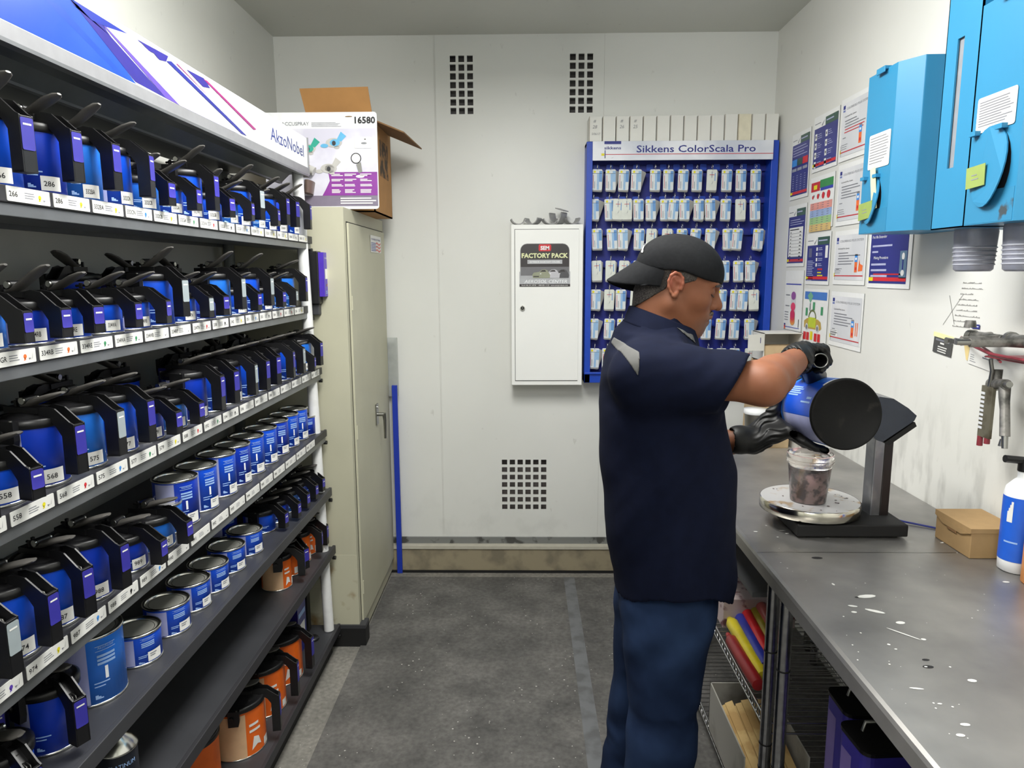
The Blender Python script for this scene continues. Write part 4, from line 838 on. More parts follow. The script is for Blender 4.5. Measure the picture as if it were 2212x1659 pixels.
# ------------------------------------------------------------------ blue cup dispensers
cy = M('dispenser_blue', (46, 130, 172), .42, var=.03, scale=6); cyd = M('dispenser_blue_stained', (46, 126, 166), .5, c2=(60, 70, 76), scale=18, fac=(.60, .66))
yel_note = M('sticky_note_green', (138, 156, 82), .7); cream_note = M('tape_cream', (232, 230, 176), .6); lbl = M('dispenser_label', (226, 226, 218), .5)
def dome_dial(b, par, name, X, r, depth, mat):
    pass
def dispenser(name, label, x0, yfar, ynear, z0, z1, prot_bevel, lab, dial, notes, big):
    t = thing(name, label, 'dispenser', (XR, (yfar+ynear)/2, z0)); O = Vector((XR, (yfar+ynear)/2, z0))
    bev = prot_bevel; poly = [(XR-.001, yfar), (x0, yfar), (x0, ynear), (x0+bev[0], ynear-bev[1]), (XR-.001, ynear-bev[1]-.004)]
    poly = [(p[0]-O.x, p[1]-O.y) for p in poly]; hh = z1-z0
    b = MB(); b.prism(poly, hh, cy); st = [(p[0]-.0006, p[1]-.0006*0) for p in poly]
    b.build('housing', t, bevel=.003)
    xf_ = x0-O.x; b = MB(); 
    for (ya, yb_, za, zb_) in ((yfar-O.y-.004, ynear-O.y+.004, .002, .07),): b.bx((xf_-.0006, yb_, za), (xf_+.0004, ya, zb_), cyd)
    b.build('paint_stains', t)
    b = MB(); yt = yfar-O.y-.07; b.bx((xf_-.012, yt-.05, hh-.004), (xf_+.01, yt, hh+.006), cy); b.bx((xf_-.012, yt-.05, hh-.012), (xf_-.008, yt, hh), cy); b.build('lid_latch', t, bevel=.002)
    # hinged round cover over the outlet, standing proud at its near edge
    yc, zc, r = dial[0]-O.y, dial[1]-z0, dial[2]; b = MB(); n = 26
    ring = [(yc+r*math.cos(2*PI*i/n), zc+r*1.25*math.sin(2*PI*i/n)) for i in range(n)]
    vs = [(xf_-.003-.020*max(0, (yc-y)/r*.5+.5)**1.5*max(.05, (1-(z-zc)/r)*.5), y, z) for y, z in ring]; vs += [(v[0]+.003, v[1], v[2]) for v in vs]
    b.add(vs, [tuple(range(n))[::-1], tuple(range(n, 2*n))]+[(i, (i+1) % n, n+(i+1) % n, n+i) for i in range(n)], cy)
    for s_ in (-.75, .55): b.bx((xf_-.014, yc-s_*r-.012, zc+r*1.05), (xf_, yc-s_*r+.012, zc+r*1.05+.010), cy)
    b.build('outlet_cover', t)
    b = MB(); n = 12; b.add([(xf_-.0002, yc+r*1.0*math.cos(2*PI*i/26), zc+r*1.25*math.sin(2*PI*i/26)) for i in range(26)], [tuple(range(26))[::-1]], blackm); b.build('outlet_opening', t)
    y0_, y1_, za, zb_ = lab; b = MB(); X = basis((xf_-.0012, y0_-O.y, za-z0), (0, -1, 0), (0, 0, 1), (-1, 0, 0)); w_ = y0_-y1_; h_ = zb_-za
    b.rrect(0, 0, w_, h_, .006, .0006, lbl, X); b.lines(.008, w_-.006, h_-.010, 10, (h_-.02)/10, .0022, pgrey, X @ T((0, 0, .001)), .35); b.build('instruction_label', t)
    for k, (y_, z_, w_, h_, mt, rt, nm) in enumerate(notes):
        b = MB(); X = basis((xf_-(.012 if nm == 'sticky_note' else .010), y_-O.y, z_-z0), (0, -1, 0), (0, 0, 1), (-1, 0, 0)) @ Rz(R(rt)); b.box((w_/2, h_/2, 0), (w_, h_, .0012), mt, X); 
        if nm == 'sticky_note': b.lines(w_*.3, w_*.7, h_*.6, 2, .009, .0022, greyink, X @ T((0, 0, .001)))
        b.build(nm, t)
    return t, O
dispenser('cup_dispenser', 'smaller sky blue dispenser with slanted side hung over the posters', 1.05, 2.298, 2.125, 1.735, 2.202, (.04, .068), (2.262, 2.135, 1.925, 2.025), (2.225, 1.835, .058), [(2.20, 1.80, .030, .125, cream_note, 12, 'tape_strip'), (2.278, 1.775, .085, .05, yel_note, 4, 'sticky_note')], False)
t, O = dispenser('cup_dispenser', 'larger sky blue dispenser with label nearest the camera on the right wall', 1.0, 1.672, 1.505, 1.722, 2.19, (.04, .06), (1.655, 1.527, 1.918, 1.993), (1.597, 1.842, .068), [(1.655, 1.80, .065, .046, yel_note, 3, 'sticky_note')], True)
t = thing('dispenser_tower', 'tall sky blue cup tower with a slot window beside the larger dispenser', 'dispenser', (XR, 1.75, 1.72))
b = MB(); # front panel pierced by the sight slot
ox = XR; x0 = 1.002-ox; ya, yb2 = 1.806-1.75, 1.675-1.75; hh = .86
sl0, sl1, s0, s1 = 1.760-1.75, 1.734-1.75, .14, .43
for (p, q, r_, s_) in ((ya, sl0, 0, hh), (sl1, yb2, 0, hh), (sl0, sl1, 0, s0), (sl0, sl1, s1, hh)): b.bx((x0, q, r_), (x0+.004, p, s_), cy)
b.bx((x0+.006, sl1-.01, s0-.01), (x0+.010, sl0+.01, s1+.01), M('slot_inside', (136, 140, 146), .4)); b.bx((x0, ya-.003, 0), (-.001, ya, hh), cy); b.bx((x0, yb2, 0), (-.001, yb2+.003, hh), cy); b.bx((x0, yb2, 0), (-.05, ya, .003), cy); b.bx((x0+.001, yb2+.02, 0), (x0+.0012, yb2+.022, hh), cyd); b.build('housing', t)
MB().bx((x0+.03, yb2-.19, .48), (-.001, yb2, hh), M('dispenser_blue_upper', (52, 150, 190), .45)).build('upper_housing', t, bevel=.003)  # upper housing has a slightly lighter blue than the other housings
cupm = M('translucent_cup', (236, 238, 246), .22, trans=.82)
for k, (x, y, r, lb) in enumerate(((1.095, 1.775, .042, 'stack of clear plastic cups hanging below the slotted blue tower'), (1.11, 1.590, .056, 'stack of clear plastic cups hanging below the larger blue dispenser'))):
    t = thing('cup_stack', lb, 'plastic cups', (x, y, 1.62))
    b = MB()
    for q in range(4): b.lathe([(.0001, .003+.012*q), (r-.006, .002+.012*q), (r-.001, .006+.012*q), (r+.004, .085+.006*q)], 32, cupm, cap=False)
    b.lathe([(.0001, .0), (r-.006, -.001), (r, .004), (r+.005, .095)], 32, cupm, cap=False)
    for q in range(5): b.lathe([(r+.0012+.0006*q, .014+.010*q), (r+.0032+.0006*q, .016+.010*q), (r+.0012+.0006*q, .018+.010*q)], 32, M('cup_rim_white', (214, 216, 226), .35, trans=.3), cap=False); b.build('cup_nest', t)

# ------------------------------------------------------------------ gun rack, cards and handwriting on the right wall
gunm = M('gun_paint_spattered', (136, 134, 130), .42, .6, c2=(84, 84, 80), scale=30, fac=(.4, .6)); redm = M('maroon_rack_paint', (128, 46, 56), .45)
t = thing('gun_rack', 'maroon wire rack bracket for spray guns on the right wall', 'rack', (1.235, 1.86, 1.44))
b = MB(); b.tube([(-.002, .16, -.005), (-.05, .06, -.010), (-.10, -.12, -.020), (-.11, -.30, -.02)], .004, redm, 8); b.tube([(-.002, .12, -.005), (-.03, -.02, -.03), (-.10, -.16, -.035)], .003, redm, 8)
b.bx((-.10, -.34, -.030), (.008, -.10, -.026), redm); b.build('rack_wire', t, bevel=.001)
def spray_gun(label, loc_, rot, group='spray guns on the maroon rack', cyl=True):
    t = thing('spray_gun', label, 'spray gun', loc_, 0, group); t.rotation_euler = [R(a) for a in rot]; t.scale = (.82, .82, .82)
    b = MB(); b.tube([(-.07, 0, 0), (.05, 0, 0)], [.015, .018], gunm, 14); b.tube([(.035, 0, .0), (.035, 0, .045)], [.013, .016], gunm, 12); b.tube([(-.055, 0, -.002), (-.065, 0, -.05), (-.085, 0, -.15)], [.016, .013, .014], gunm, 12, flat=.6); b.build('gun_body', t)
    b = MB(); b.tube([(.05, 0, 0), (.07, 0, 0)], [.021, .021], dsteel, 16); b.tube([(.07, 0, 0), (.078, 0, 0)], [.013, .008], steel, 14); b.build('air_cap', t); b = MB(); b.tube([(-.07, 0, 0), (-.10, 0, 0)], [.011, .009], dsteel, 12); b.build('fluid_knob', t)
    b = MB(); b.tube([(.0, 0, .012), (-.02, .0, -.04), (-.045, 0, -.095)], [.005, .006, .004], dsteel, 8); b.build('trigger', t)
    b = MB(); b.tube([(-.085, 0, -.15), (-.090, 0, -.185)], [.009, .008], dsteel, 12); b.tube([(-.062, .0, -.16), (-.06, 0, -.18)], [.006, .010], dsteel, 10); b.build('air_inlet', t)
    return t
spray_gun('spattered grey spray gun lying flat on the maroon rack nearest the business cards', (1.185, 1.84, 1.450), (90, 0, 97))
spray_gun('grey spray gun lying on the maroon rack with its cap towards the camera', (1.16, 1.68, 1.458), (90, 0, 75))
spray_gun('spray gun hanging grip down below the maroon rack, in front of the wall', (1.165, 1.74, 1.345), (0, 8, 70))
b = MB(); X = basis((0, 0, 0), (0, -1, 0), (0, 0, 1), (-1, 0, 0)); t = thing('slotted_gauge', 'slotted metal comb gauge hanging below the rack, stained with paint', 'gauge', (1.16, 1.77, 1.205))
b.bx((-.022, -.004, 0), (.022, .004, .13), M('stained_metal', (120, 116, 100), .45, .5, c2=(84, 76, 60), scale=20), basis((0, 0, 0), (0, -1, 0), (1, 0, 0), (0, 0, 1)))
for k in range(9): b.bx((-.020, -.0052, .02+k*.011), (-.006, -.0042, .026+k*.011), ltg, basis((0, 0, 0), (0, -1, 0), (1, 0, 0), (0, 0, 1)))
b.tube([(0, .015, 0), (0, .015, -.025)], .007, redm, 8); b.tube([(0, -.012, 0), (0, -.012, -.014)], .007, redm, 8); b.build('comb_body', t)
MB().tube([(0, 0, .13), (0, -.005, .17), (-.01, -.01, .20)], .005, dsteel, 8).build('hook', t)
spray_gun('dark blurred gun low on the right wall above the white bottle', (1.19, 1.60, 1.17), (0, 30, 85))
t = tag(MB().tube([(0, 0, 0), (0, 0, .018)], [.015, .012], gunm, 14).build('gun_cup'), 'small grey metal cup standing upside down on the spray guns', 'gun cup'); t.location = (1.17, 1.885, 1.474)
ccard = M('business_card_dark', (74, 74, 72), .5)
def card(nm, lb, y, z, w_, h_, mat, tilt, fn):
    b = MB(); X = basis((0, 0, 0), (0, -1, 0), (0, 0, 1), (-1, 0, 0)) @ Rz(R(tilt)); b.bx((0, -h_, .0015), (w_, 0, .0022), mat, X); fn(b, X @ T((0, 0, .0026)), w_, h_); o = tag(b.build(nm), lb, 'business card'); o.location = (XR-.001, y, z)
card('business_card', 'dark business card held to the right wall with yellow tape', 2.168, 1.434, .095, .055, ccard, -5, lambda b, X, w_, h_: (b.rect(-.004, -.008, w_+.004, .006, cream_note, X @ T((0, 0, .0006))), b.lines(.01, w_-.012, -.012, 1, .1, .006, pgrey, X, .1), b.rect(.035, -.026, .055, -.021, offw, X), b.lines(.025, .075, -.033, 3, .007, .003, offw, X, .3)))
card('business_card', 'white business card taped on the wall under the maroon rack', 1.992, 1.417, .1, .052, offw, -6, lambda b, X, w_, h_: (b.lines(.008, .035, -.024, 4, .006, .0016, pgrey, X, .4), b.poly([(.065, -.018), (.075, -.020), (.092, -.005), (.078, -.014)], ink, X), b.rect(.06, -.025, .095, -.021, pgrey, X), b.poly([(-.03, .0), (.0, .0), (.0, -.045), (-.008, -.045)], M('old_tape', (222, 200, 140), .6), X)))
card('small_blue_sticker', 'tiny blue sticker on the wall above the spray guns', 1.995, 1.475, .035, .012, navy, 0, lambda b, X, w_, h_: b.lines(.003, .032, -.004, 1, .1, .004, ppale, X))
# pencil notes on the wall
b = MB(); X0 = basis((0, 0, 0), (0, -1, 0), (0, 0, 1), (-1, 0, 0)); pz = M('pencil_grey', (120, 118, 114), .6)
for k in range(9):
    z = 1.585-k*.0155; y0_ = 2.055+.004*k; L_ = random.uniform(.06, .10) + (.02 if 3 < k < 8 else 0)
    for q in range(int(L_/.006)): x = -y0_+q*.006; hgt = random.uniform(.002, .0055); b.poly([(x, z), (x+.0032, z+hgt*.3), (x+.0042, z+hgt), (x+.001, z+hgt*.8)], pz, X0)
for (xa, za, xb_, zb_) in ((-2.135, 1.463, -2.05, 1.555), (-2.115, 1.55, -2.08, 1.468)): b.poly([(xa, za), (xa+.0018, za), (xb_+.0018, zb_), (xb_, zb_)], pz, X0)
b.v = [(v[0], v[1]-2.05, v[2]-1.5) for v in b.v]
o = tag(b.build('pencil_writing'), 'lines of pencil handwriting on the right wall under the cup stacks', 'handwriting'); o.location = (XR-.0012, 2.05, 1.5)

# ------------------------------------------------------------------ steel work counter and what stands on it
ctop = M('counter_steel', (178, 176, 173), .30, .75, c2=(136, 135, 134), scale=5, fac=(.3, .75), bump=.05)
nt = ctop.node_tree; bs = nt.nodes['Principled BSDF']; n2 = nt.nodes.new('ShaderNodeTexNoise'); n2.inputs['Scale'].default_value = 3.5; n2.inputs['Detail'].default_value = 8
mr = nt.nodes.new('ShaderNodeMapRange'); mr.inputs[3].default_value = .26; mr.inputs[4].default_value = .52; nt.links.new(n2.outputs['Fac'], mr.inputs[0]); nt.links.new(mr.outputs[0], bs.inputs['Roughness'])
t = thing('work_counter', 'long dark steel work counter with paint splashes along the right wall', 'counter', (.92, 1.3, 0)); CO = Vector((.92, 1.3, 0))
CX0, CY0, CY1, CZ = .590, -.2, 2.83, .91
b = MB(); pr = [(.005, -.045), (0, -.040), (0, -.010), (.003, -.003), (.010, 0), (XR-.002-CX0, 0), (XR-.002-CX0, -.045)]
b.prism(pr, CY1-CY0, ctop, basis((CX0, CY1, CZ), (1, 0, 0), (0, 0, 1), (0, -1, 0)))
b.rect(CX0+.004, 1.738, XR-.01, 1.741, dsteel, None, CZ+.0004)
splash = M('white_paint_drops', (224, 224, 220), .4)
sp = [(1872, 1288, .022, .008, 10), (1890, 1320, .020, .006, -30), (1842, 1309, .010, .004, -15), (1845, 1322, .006, .004, 0), (1945, 1345, .010, .006, 10), (1952, 1369, .034, .0022, -48), (1995, 1381, .005, .004, 0), (1980, 1487, .012, .0025, -10), (2085, 1565, .008, .004, 0), (1800, 1262, .003, .006, 0), (2100, 1470, .008, .005, 0), (2030, 1520, .004, .002, 0),
      (1632, 1148, .006, .003, 0), (1700, 1152, .006, .003, 20), (1690, 1146, .009, .002, 0), (1790, 1149, .007, .0025, 0), (1788, 1162, .006, .002, 0), (1680, 1160, .003, .002, 0), (1655, 1135, .003, .002, 0), (1945, 1140, .003, .002, 0), (2035, 1172, .007, .003, 30), (2173, 1257, .008, .004, 0), (2075, 1588, .007, .004, 0), (1920, 1392, .003, .003, 0), (1935, 1402, .003, .002, 0), (2000, 1440, .003, .002, 0)]
for (px, py, rx, ry, a) in sp:
    p = onZ(px, py, CZ+.0006); b.disc(0, 0, rx, splash, T(p) @ Rz(R(a)) , n=9, ry=ry)
for k in range(70):
    p = onZ(random.uniform(1640, 2150), random.uniform(1140, 1600), CZ+.0006)
    if CX0+.02 < p.x < 1.2: b.disc(0, 0, random.uniform(.0008, .0022), splash, T(p), n=6)
for (px, py, r_) in ((1765, 1205, .014), (2005, 1440, .010), (2000, 1425, .007), (1852, 1290, .006)):
    p = onZ(px, py, CZ+.0005); b.disc(0, 0, r_, M('dark_stain', (40, 40, 42), .6, .3), T(p), n=11, ry=r_*.5)
b.v = [tuple(Vector(v)-CO) for v in b.v]; b.build('worktop', t, bevel=0)
wire = M('chrome_wire', (196, 196, 196), .25, 1.); postc = M('chrome_post', (176, 176, 178), .26, 1., var=.2, scale=60)
for (x, y) in ((.628, 1.70), (.628, 1.61), (.645, 2.76), (1.20, 1.665), (1.20, 2.76), (1.20, 1.565), (.645, -.1), (1.2, -.1)):
    b = MB(); b.tube([(x-CO.x, y-CO.y, 0), (x-CO.x, y-CO.y, CZ-.046)], .0155, postc, 16)
    for zz in (.10, .33, .40, .66): b.tube([(x-CO.x, y-CO.y, zz), (x-CO.x, y-CO.y, zz+.004)], .0165, blackm, 16)
    b.build('chrome_leg', t)
def wire_shelf(y0_, y1_, z):
    b = MB(); x0_, x1_ = .628-CO.x, 1.215-CO.x; y0_ -= CO.y; y1_ -= CO.y
    for zz in (z, z-.03):
        b.tube([(x0_, y0_, zz), (x0_, y1_, zz)], .0032, wire, 6); b.tube([(x1_, y0_, zz), (x1_, y1_, zz)], .0032, wire, 6)
        b.tube([(x0_, y0_, zz), (x1_, y0_, zz)], .0032, wire, 6); b.tube([(x0_, y1_, zz), (x1_, y1_, zz)], .0032, wire, 6)
    n = int((y1_-y0_)/.03); 
    for i in range(n): ya = y0_+(y1_-y0_)*i/n; yb_ = y0_+(y1_-y0_)*(i+1)/n; b.tube([(x0_, ya, z-.03), (x0_, (ya+yb_)/2, z), (x0_, yb_, z-.03)], .0022, wire, 5)
    n = int((y1_-y0_)/.026)
    for i in range(n+1): ya = y0_+(y1_-y0_)*i/n; b.tube([(x0_, ya, z+.001), (x1_, ya, z+.001)], .0018, wire, 5)
    b.build('wire_shelf', t)
wire_shelf(1.69, 2.74, .465); wire_shelf(1.69, 2.74, .095); wire_shelf(-.07, 1.585, .40)
# scale
dg = M('scale_dark_grey', (56, 58, 62), .4, .2, c2=(96, 98, 102), scale=16, fac=(.5, .7)); 
t = thing('paint_scale', 'dark laboratory scale with round steel pan and upright display post', 'scale', (.86, 1.93, CZ))
b = MB(); b.bx((-.13, -.10, .006), (.165, .09, .040), blackm); b.lathe([(.085, .04), (.075, .05), (.07, .062)], 28, blackm, T((-.055, .015, 0))); 
for q in ((-.10, -.07), (-.10, .06), (.14, -.07), (.14, .06)): b.tube([(q[0], q[1], 0), (q[0], q[1], .008)], .012, black, 12)
b.build('base', t, bevel=.004)
b = MB(); pm = M('pan_steel', (212, 208, 196), .16, 1., c2=(176, 150, 104), scale=7, fac=(.58, .70)); pt = M('pan_top_spattered', (206, 206, 206), .35, .35, c2=(176, 150, 116), scale=12, fac=(.55, .62))
b.lathe([(.130, .046), (.134, .048), (.134, .074), (.131, .077)], 56, pm, T((-.055, .018, 0)), cap=False); b.lathe([(.131, .0765), (.127, .077), (.0001, .0755)], 56, pt, T((-.055, .018, 0)), cap=False); b.disc(-.055, .018, .13, blackm, z=.0465, n=40)
for k in range(26): a, q = random.uniform(0, 2*PI), random.uniform(.06, .12); b.disc(-.055+q*math.cos(a), .018+q*math.sin(a), random.uniform(.0015, .004), M('pan_drops', (74, 52, 58), .5), z=.0775, n=7)
b.build('pan', t)
b = MB(); b.bx((.098, -.022, .035), (.125, .03, .29), M('post_steel', (128, 130, 136), .32, .8, c2=(170, 170, 172), scale=10, fac=(.5, .7))); b.bx((.125, -.020, .035), (.150, .028, .30), M('post_brown_black', (44, 38, 38), .35, .3)); b.build('post', t, bevel=.003)
hd = M('display_dark', (40, 46, 58), .22, .1)
b = MB(); prf = [(x_-.028, z_+.055) for x_, z_ in [(.030, .30), (.085, .335), (.120, .330), (.160, .305), (.183, .285), (.178, .272), (.100, .215), (.085, .22), (.04, .26)]]
b.prism(prf, .20, hd, basis((.0, .09, 0), (1, 0, 0), (0, 0, 1), (0, -1, 0)), smooth=False)
b.build('display_head', t, bevel=.006)
b = MB(); b.prism([(.154, .323), (.160, .311), (.092, .260), (.080, .267)], .19, blackm, basis((0, .085, 0), (1, 0, 0), (0, 0, 1), (0, -1, 0))); b.build('display_foot', t, bevel=.002)
# mixing cup
t = thing('mixing_cup', 'clear plastic cup crusted with reddish paint standing on the scale pan', 'mixing cup', (.793, 1.93, CZ+.0775))
b = MB(); cl = M('cup_plastic', (225, 220, 216), .12, trans=.95); b.lathe([(.047, .0), (.0475, .002), (.0575, .108), (.0615, .110), (.0615, .134), (.060, .136)], 40, cl, cap=False)
b.lathe([(.0625, .120), (.0625, .123)], 40, cl, cap=False); b.lathe([(.0625, .111), (.0625, .114)], 40, cl, cap=False); b.build('cup_wall', t)
b = MB(); pk = M('crusted_paint', (182, 150, 148), .55, c2=(70, 40, 46), scale=42, fac=(.46, .60), bump=.4); b.lathe([(.0001, .001), (.0462, .0015), (.0565, .1), (.053, .098), (.0001, .094)], 40, pk, cap=False); b.build('paint_residue', t)
# cable, kraft box, bottles, thermos
tag(MB().tube([(1.02, 1.955, .945), (1.045, 1.95, .925), (1.08, 1.955, .915), (1.14, 1.91, .9135), (1.19, 1.84, .9135)], .0028, M('blue_cable', (50, 60, 150), .4), 8).build('power_cable'), 'thin blue cable from the scale post to behind the kraft box', 'cable')
kb = M('kraft_box', (164, 134, 92), .8, var=.06)
t = thing('kraft_box', 'small kraft lidded box lying on the counter beside the white bottle', 'box', (1.165, 1.775, CZ+.0005))
b = MB(); b.bx((-.058, -.075, 0), (.058, .075, .068), kb); b.build('box_body', t, bevel=.002)
b = MB(); b.bx((-.061, -.077, .066), (.061, .077, .078), kb); b.prism([(-.077, .066), (-.04, .052), (.04, .052), (.077, .066)], .003, kb, basis((-.062, 0, 0), (0, 1, 0), (0, 0, 1), (1, 0, 0)) @ T((0, 0, -.0))); b.bx((-.0615, -.02, .045), (-.0605, .02, .066), kraftd); b.build('box_lid', t, bevel=.003)
t = thing('spray_bottle', 'white bottle with blue label standing behind the kraft box', 'bottle', (1.175, 1.635, CZ))
b = MB(); b.lathe([(.030, 0), (.036, .004), (.037, .03), (.037, .19), (.034, .205), (.020, .222), (.014, .228), (.014, .245)], 32, white); b.build('bottle_body', t)
b = MB(); b.patch(.0376, R(150), R(300), .03, .185, M('bottle_blue', (30, 92, 204), .4), 20)
for k in range(4): b.patch(.038, R(205-4*k), R(212-4*k), .125, .175-.008*k, offw, 2)
b.patch(.038, R(190), R(235), .075, .079, pale, 4); b.build('bottle_label', t)
MB().tube([(0, 0, .245), (0, 0, .275)], .016, black, 14).tube([(.0, 0, .27), (-.05, 0, .275)], .009, black, 10).build('trigger_head', t)
t = thing('orange_bottle', 'orange bottle cut by the edge of the view, nearer than the white bottle', 'bottle', (1.172, 1.555, CZ))
b = MB(); b.lathe([(.028, 0), (.032, .004), (.032, .10), (.026, .125), (.012, .135), (.012, .15)], 28, M('pale_orange_plastic', (220, 146, 82), .45)); b.build('bottle_body', t)
MB().lathe([(.014, .15), (.014, .175)], 20, white).build('bottle_cap', t)
# back table with thermos, paper bag and glove carton
wt = M('back_table_white', (206, 207, 206), .4, var=.03, scale=4)
t = thing('side_table', 'pale grey table in the far corner beyond the steel counter', 'table', (.95, 3.2, 0))
b = MB(); b.bx((-.20, -.35, .78), (.29, .46, .81), wt); b.build('tabletop', t, bevel=.003)
for q in ((-.18, -.33), (-.18, .44), (.27, -.33), (.27, .44)): MB().bx((q[0]-.015, q[1]-.015, 0), (q[0]+.015, q[1]+.015, .78), dsteel).build('leg', t)
t = thing('steel_tumbler', 'brushed steel tumbler with white rim standing behind the gloved hand', 'tumbler', (1.02, 3.10, .8105)); 
b = MB(); b.lathe([(.034, 0), (.035, .004), (.046, .18), (.047, .195)], 36, M('brushed_steel', (130, 128, 122), .35, .9)); b.build('tumbler_body', t); MB().lathe([(.0475, .19), (.050, .192), (.050, .212), (.0001, .214)], 36, white).build('tumbler_lid', t)
bagm = M('paper_bag_tan', (190, 166, 130), .8, var=.06, bump=.2)
t = thing('paper_bag', 'tan paper bag standing on the far table under the white glove carton', 'paper bag', (1.135, 3.30, .8105)); b = MB(); b.add([(-.085, -.08, 0), (.085, -.08, 0), (.085, .08, 0), (-.085, .08, 0), (-.06, -.07, .41), (.09, -.075, .41), (.09, .07, .41), (-.06, .07, .41), (-.078, -.09, .22), (.088, -.086, .2), (.09, .08, .2), (-.08, .08, .22)], [(3, 2, 1, 0), (0, 1, 9, 8), (8, 9, 5, 4), (1, 2, 10, 9), (9, 10, 6, 5), (2, 3, 11, 10), (10, 11, 7, 6), (3, 0, 8, 11), (11, 8, 4, 7), (4, 5, 6, 7)], bagm); b.build('bag_body', t, bevel=.006)
t = thing('glove_carton', 'open white glove carton lying on the tan paper bag below the posters', 'carton', (1.125, 3.27, 1.2225))
b = MB(); 
for lo, hi in (((-.06, -.10, 0), (.11, .06, .003)), ((-.06, -.10, .125), (.11, .06, .128)), ((-.06, .057, 0), (.11, .06, .128)), ((-.06, -.10, 0), (-.057, .06, .128)), ((.107, -.10, 0), (.11, .06, .128))): b.bx(lo, hi, cartn)
b.bx((-.056, -.09, .004), (.106, -.01, .07), bagm); b.build('carton_body', t)
b = MB(); b.add([(-.06, -.10, .05), (-.06, -.10, .125), (-.145, -.145, .125), (-.145, -.145, .055), (-.06, -.103, .05), (-.06, -.103, .125), (-.145, -.148, .125), (-.145, -.148, .055)], [(0, 1, 2, 3), (7, 6, 5, 4), (1, 5, 6, 2), (0, 3, 7, 4), (2, 6, 7, 3)], cartn); b.rect(.072, .085, .076, .110, navy, basis((-.145, -.149, 0), (.88, .47, 0), (0, 0, 1), (.47, -.88, 0))); b.build('carton_flap', t)
tag(MB().bx((-.05, -.12, 0), (.09, .12, .10), kraft).build('kraft_carton', bevel=.002), 'brown carton on the wire shelf just under the counter edge', 'cardboard box').location = (.70, 2.40, .735)
t = thing('under_counter_tray', 'grey tray carrying cartons directly under the counter top', 'tray', (.92, 2.3, .70)); MB().bx((-.285, -.42, .02), (.275, .42, .034), M('tray_grey', (84, 86, 88), .5)).build('tray_body', t)
# squeeze bottles, paper, box of stir sticks, metal cans under the counter
t = thing('spattered_box', 'paint spattered pink and white carton lying on the wire shelf below the counter', 'cardboard box', (.76, 2.31, .4685)); MB().bx((-.115, -.13, 0), (.12, .12, .10), M('spattered_card', (188, 172, 170), .7, c2=(110, 70, 74), scale=22, fac=(.55, .64))).build('box_body', t, bevel=.002)
tz = lambda x, y, z: tuple(onZ(x, y, z))
tubes = [(tz(1648, 1462, .492), tz(1572, 1330, .50), (206, 190, 40), 'yellow tube nearest the aisle leaning on the wire shelf'), (tz(1655, 1440, .50), tz(1592, 1322, .505), (40, 52, 150), 'blue tube lying between the yellow and red ones on the wire shelf'),
         (tz(1662, 1420, .505), tz(1597, 1292, .52), (206, 36, 40), 'red tube in the middle of the tube pile on the wire shelf'), (tz(1676, 1405, .51), tz(1612, 1285, .53), (190, 172, 50), 'olive yellow tube behind the red one on the wire shelf'), (tz(1690, 1395, .52), tz(1628, 1280, .55), (196, 96, 88), 'salmon tube rearmost in the pile on the wire shelf'), (tz(1638, 1480, .488), tz(1572, 1370, .489), (150, 32, 36), 'dark red tube lowest in the pile on the wire shelf')]
for p0, p1, c, lb in tubes:
    m_ = M('tube_'+lb.split(' tube')[0].replace(' ', '_'), c, .35, c2=tuple(int(v*.8) for v in c), scale=8); t = thing('squeeze_tube', lb, 'tube', p0, 0, 'coloured tubes on the wire shelf'); d = Vector(p1)-Vector(p0)
    MB().tube([(0, 0, 0), tuple(d*.15), tuple(d*.85), tuple(d*.93)], [.017, .020, .020, .009], m_, 16).build('tube_body', t); MB().tube([tuple(d*.93), tuple(d)], [.010, .007], m_, 12).build('tube_cap', t)
t = thing('stick_carton', 'open grey carton holding wooden stir sticks under the counter', 'cardboard box', (.70, 2.02, .10)); b = MB(); gc_ = M('grey_carton', (170, 168, 160), .8, c2=(120, 116, 106), scale=7, fac=(.5, .7))
for lo, hi in (((-.085, -.20, 0), (.10, .17, .004)), ((-.085, -.20, 0), (-.081, .17, .17)), ((.096, -.20, 0), (.10, .17, .17)), ((-.085, -.20, 0), (.10, -.196, .13)), ((-.085, .166, 0), (.10, .17, .17))): b.bx(lo, hi, gc_)
b.build('carton_body', t)
sw = M('stick_wood', (206, 176, 118), .7, c2=(182, 148, 92), scale=18); first = None
for k in range(9):
    if first is None:
        first = tag(MB().box((0, 0, .012), (.026, .30, .0035), sw, Matrix.Rotation(R(14), 4, 'X')).build('stir_stick', bevel=.001), '', 'stir stick', 'stir sticks in the grey carton'); o = first
    else: o = first.copy(); COL.objects.link(o)
    o.location = (.648+.0145*k, 2.00-.004*k, .165+.009*(k % 3)+.004*k); o.rotation_euler = (0, R(-35+5*k), R(-4+k)); o['label'] = f'wooden stir stick, {ORD[k]} from the aisle side in the grey carton'
vc = M('violet_can_paint', (58, 50, 150), .35, .1); vc2 = M('violet_can_side', (120, 104, 168), .4); dk3 = M('can_top_black', (34, 34, 34), .3, .5)
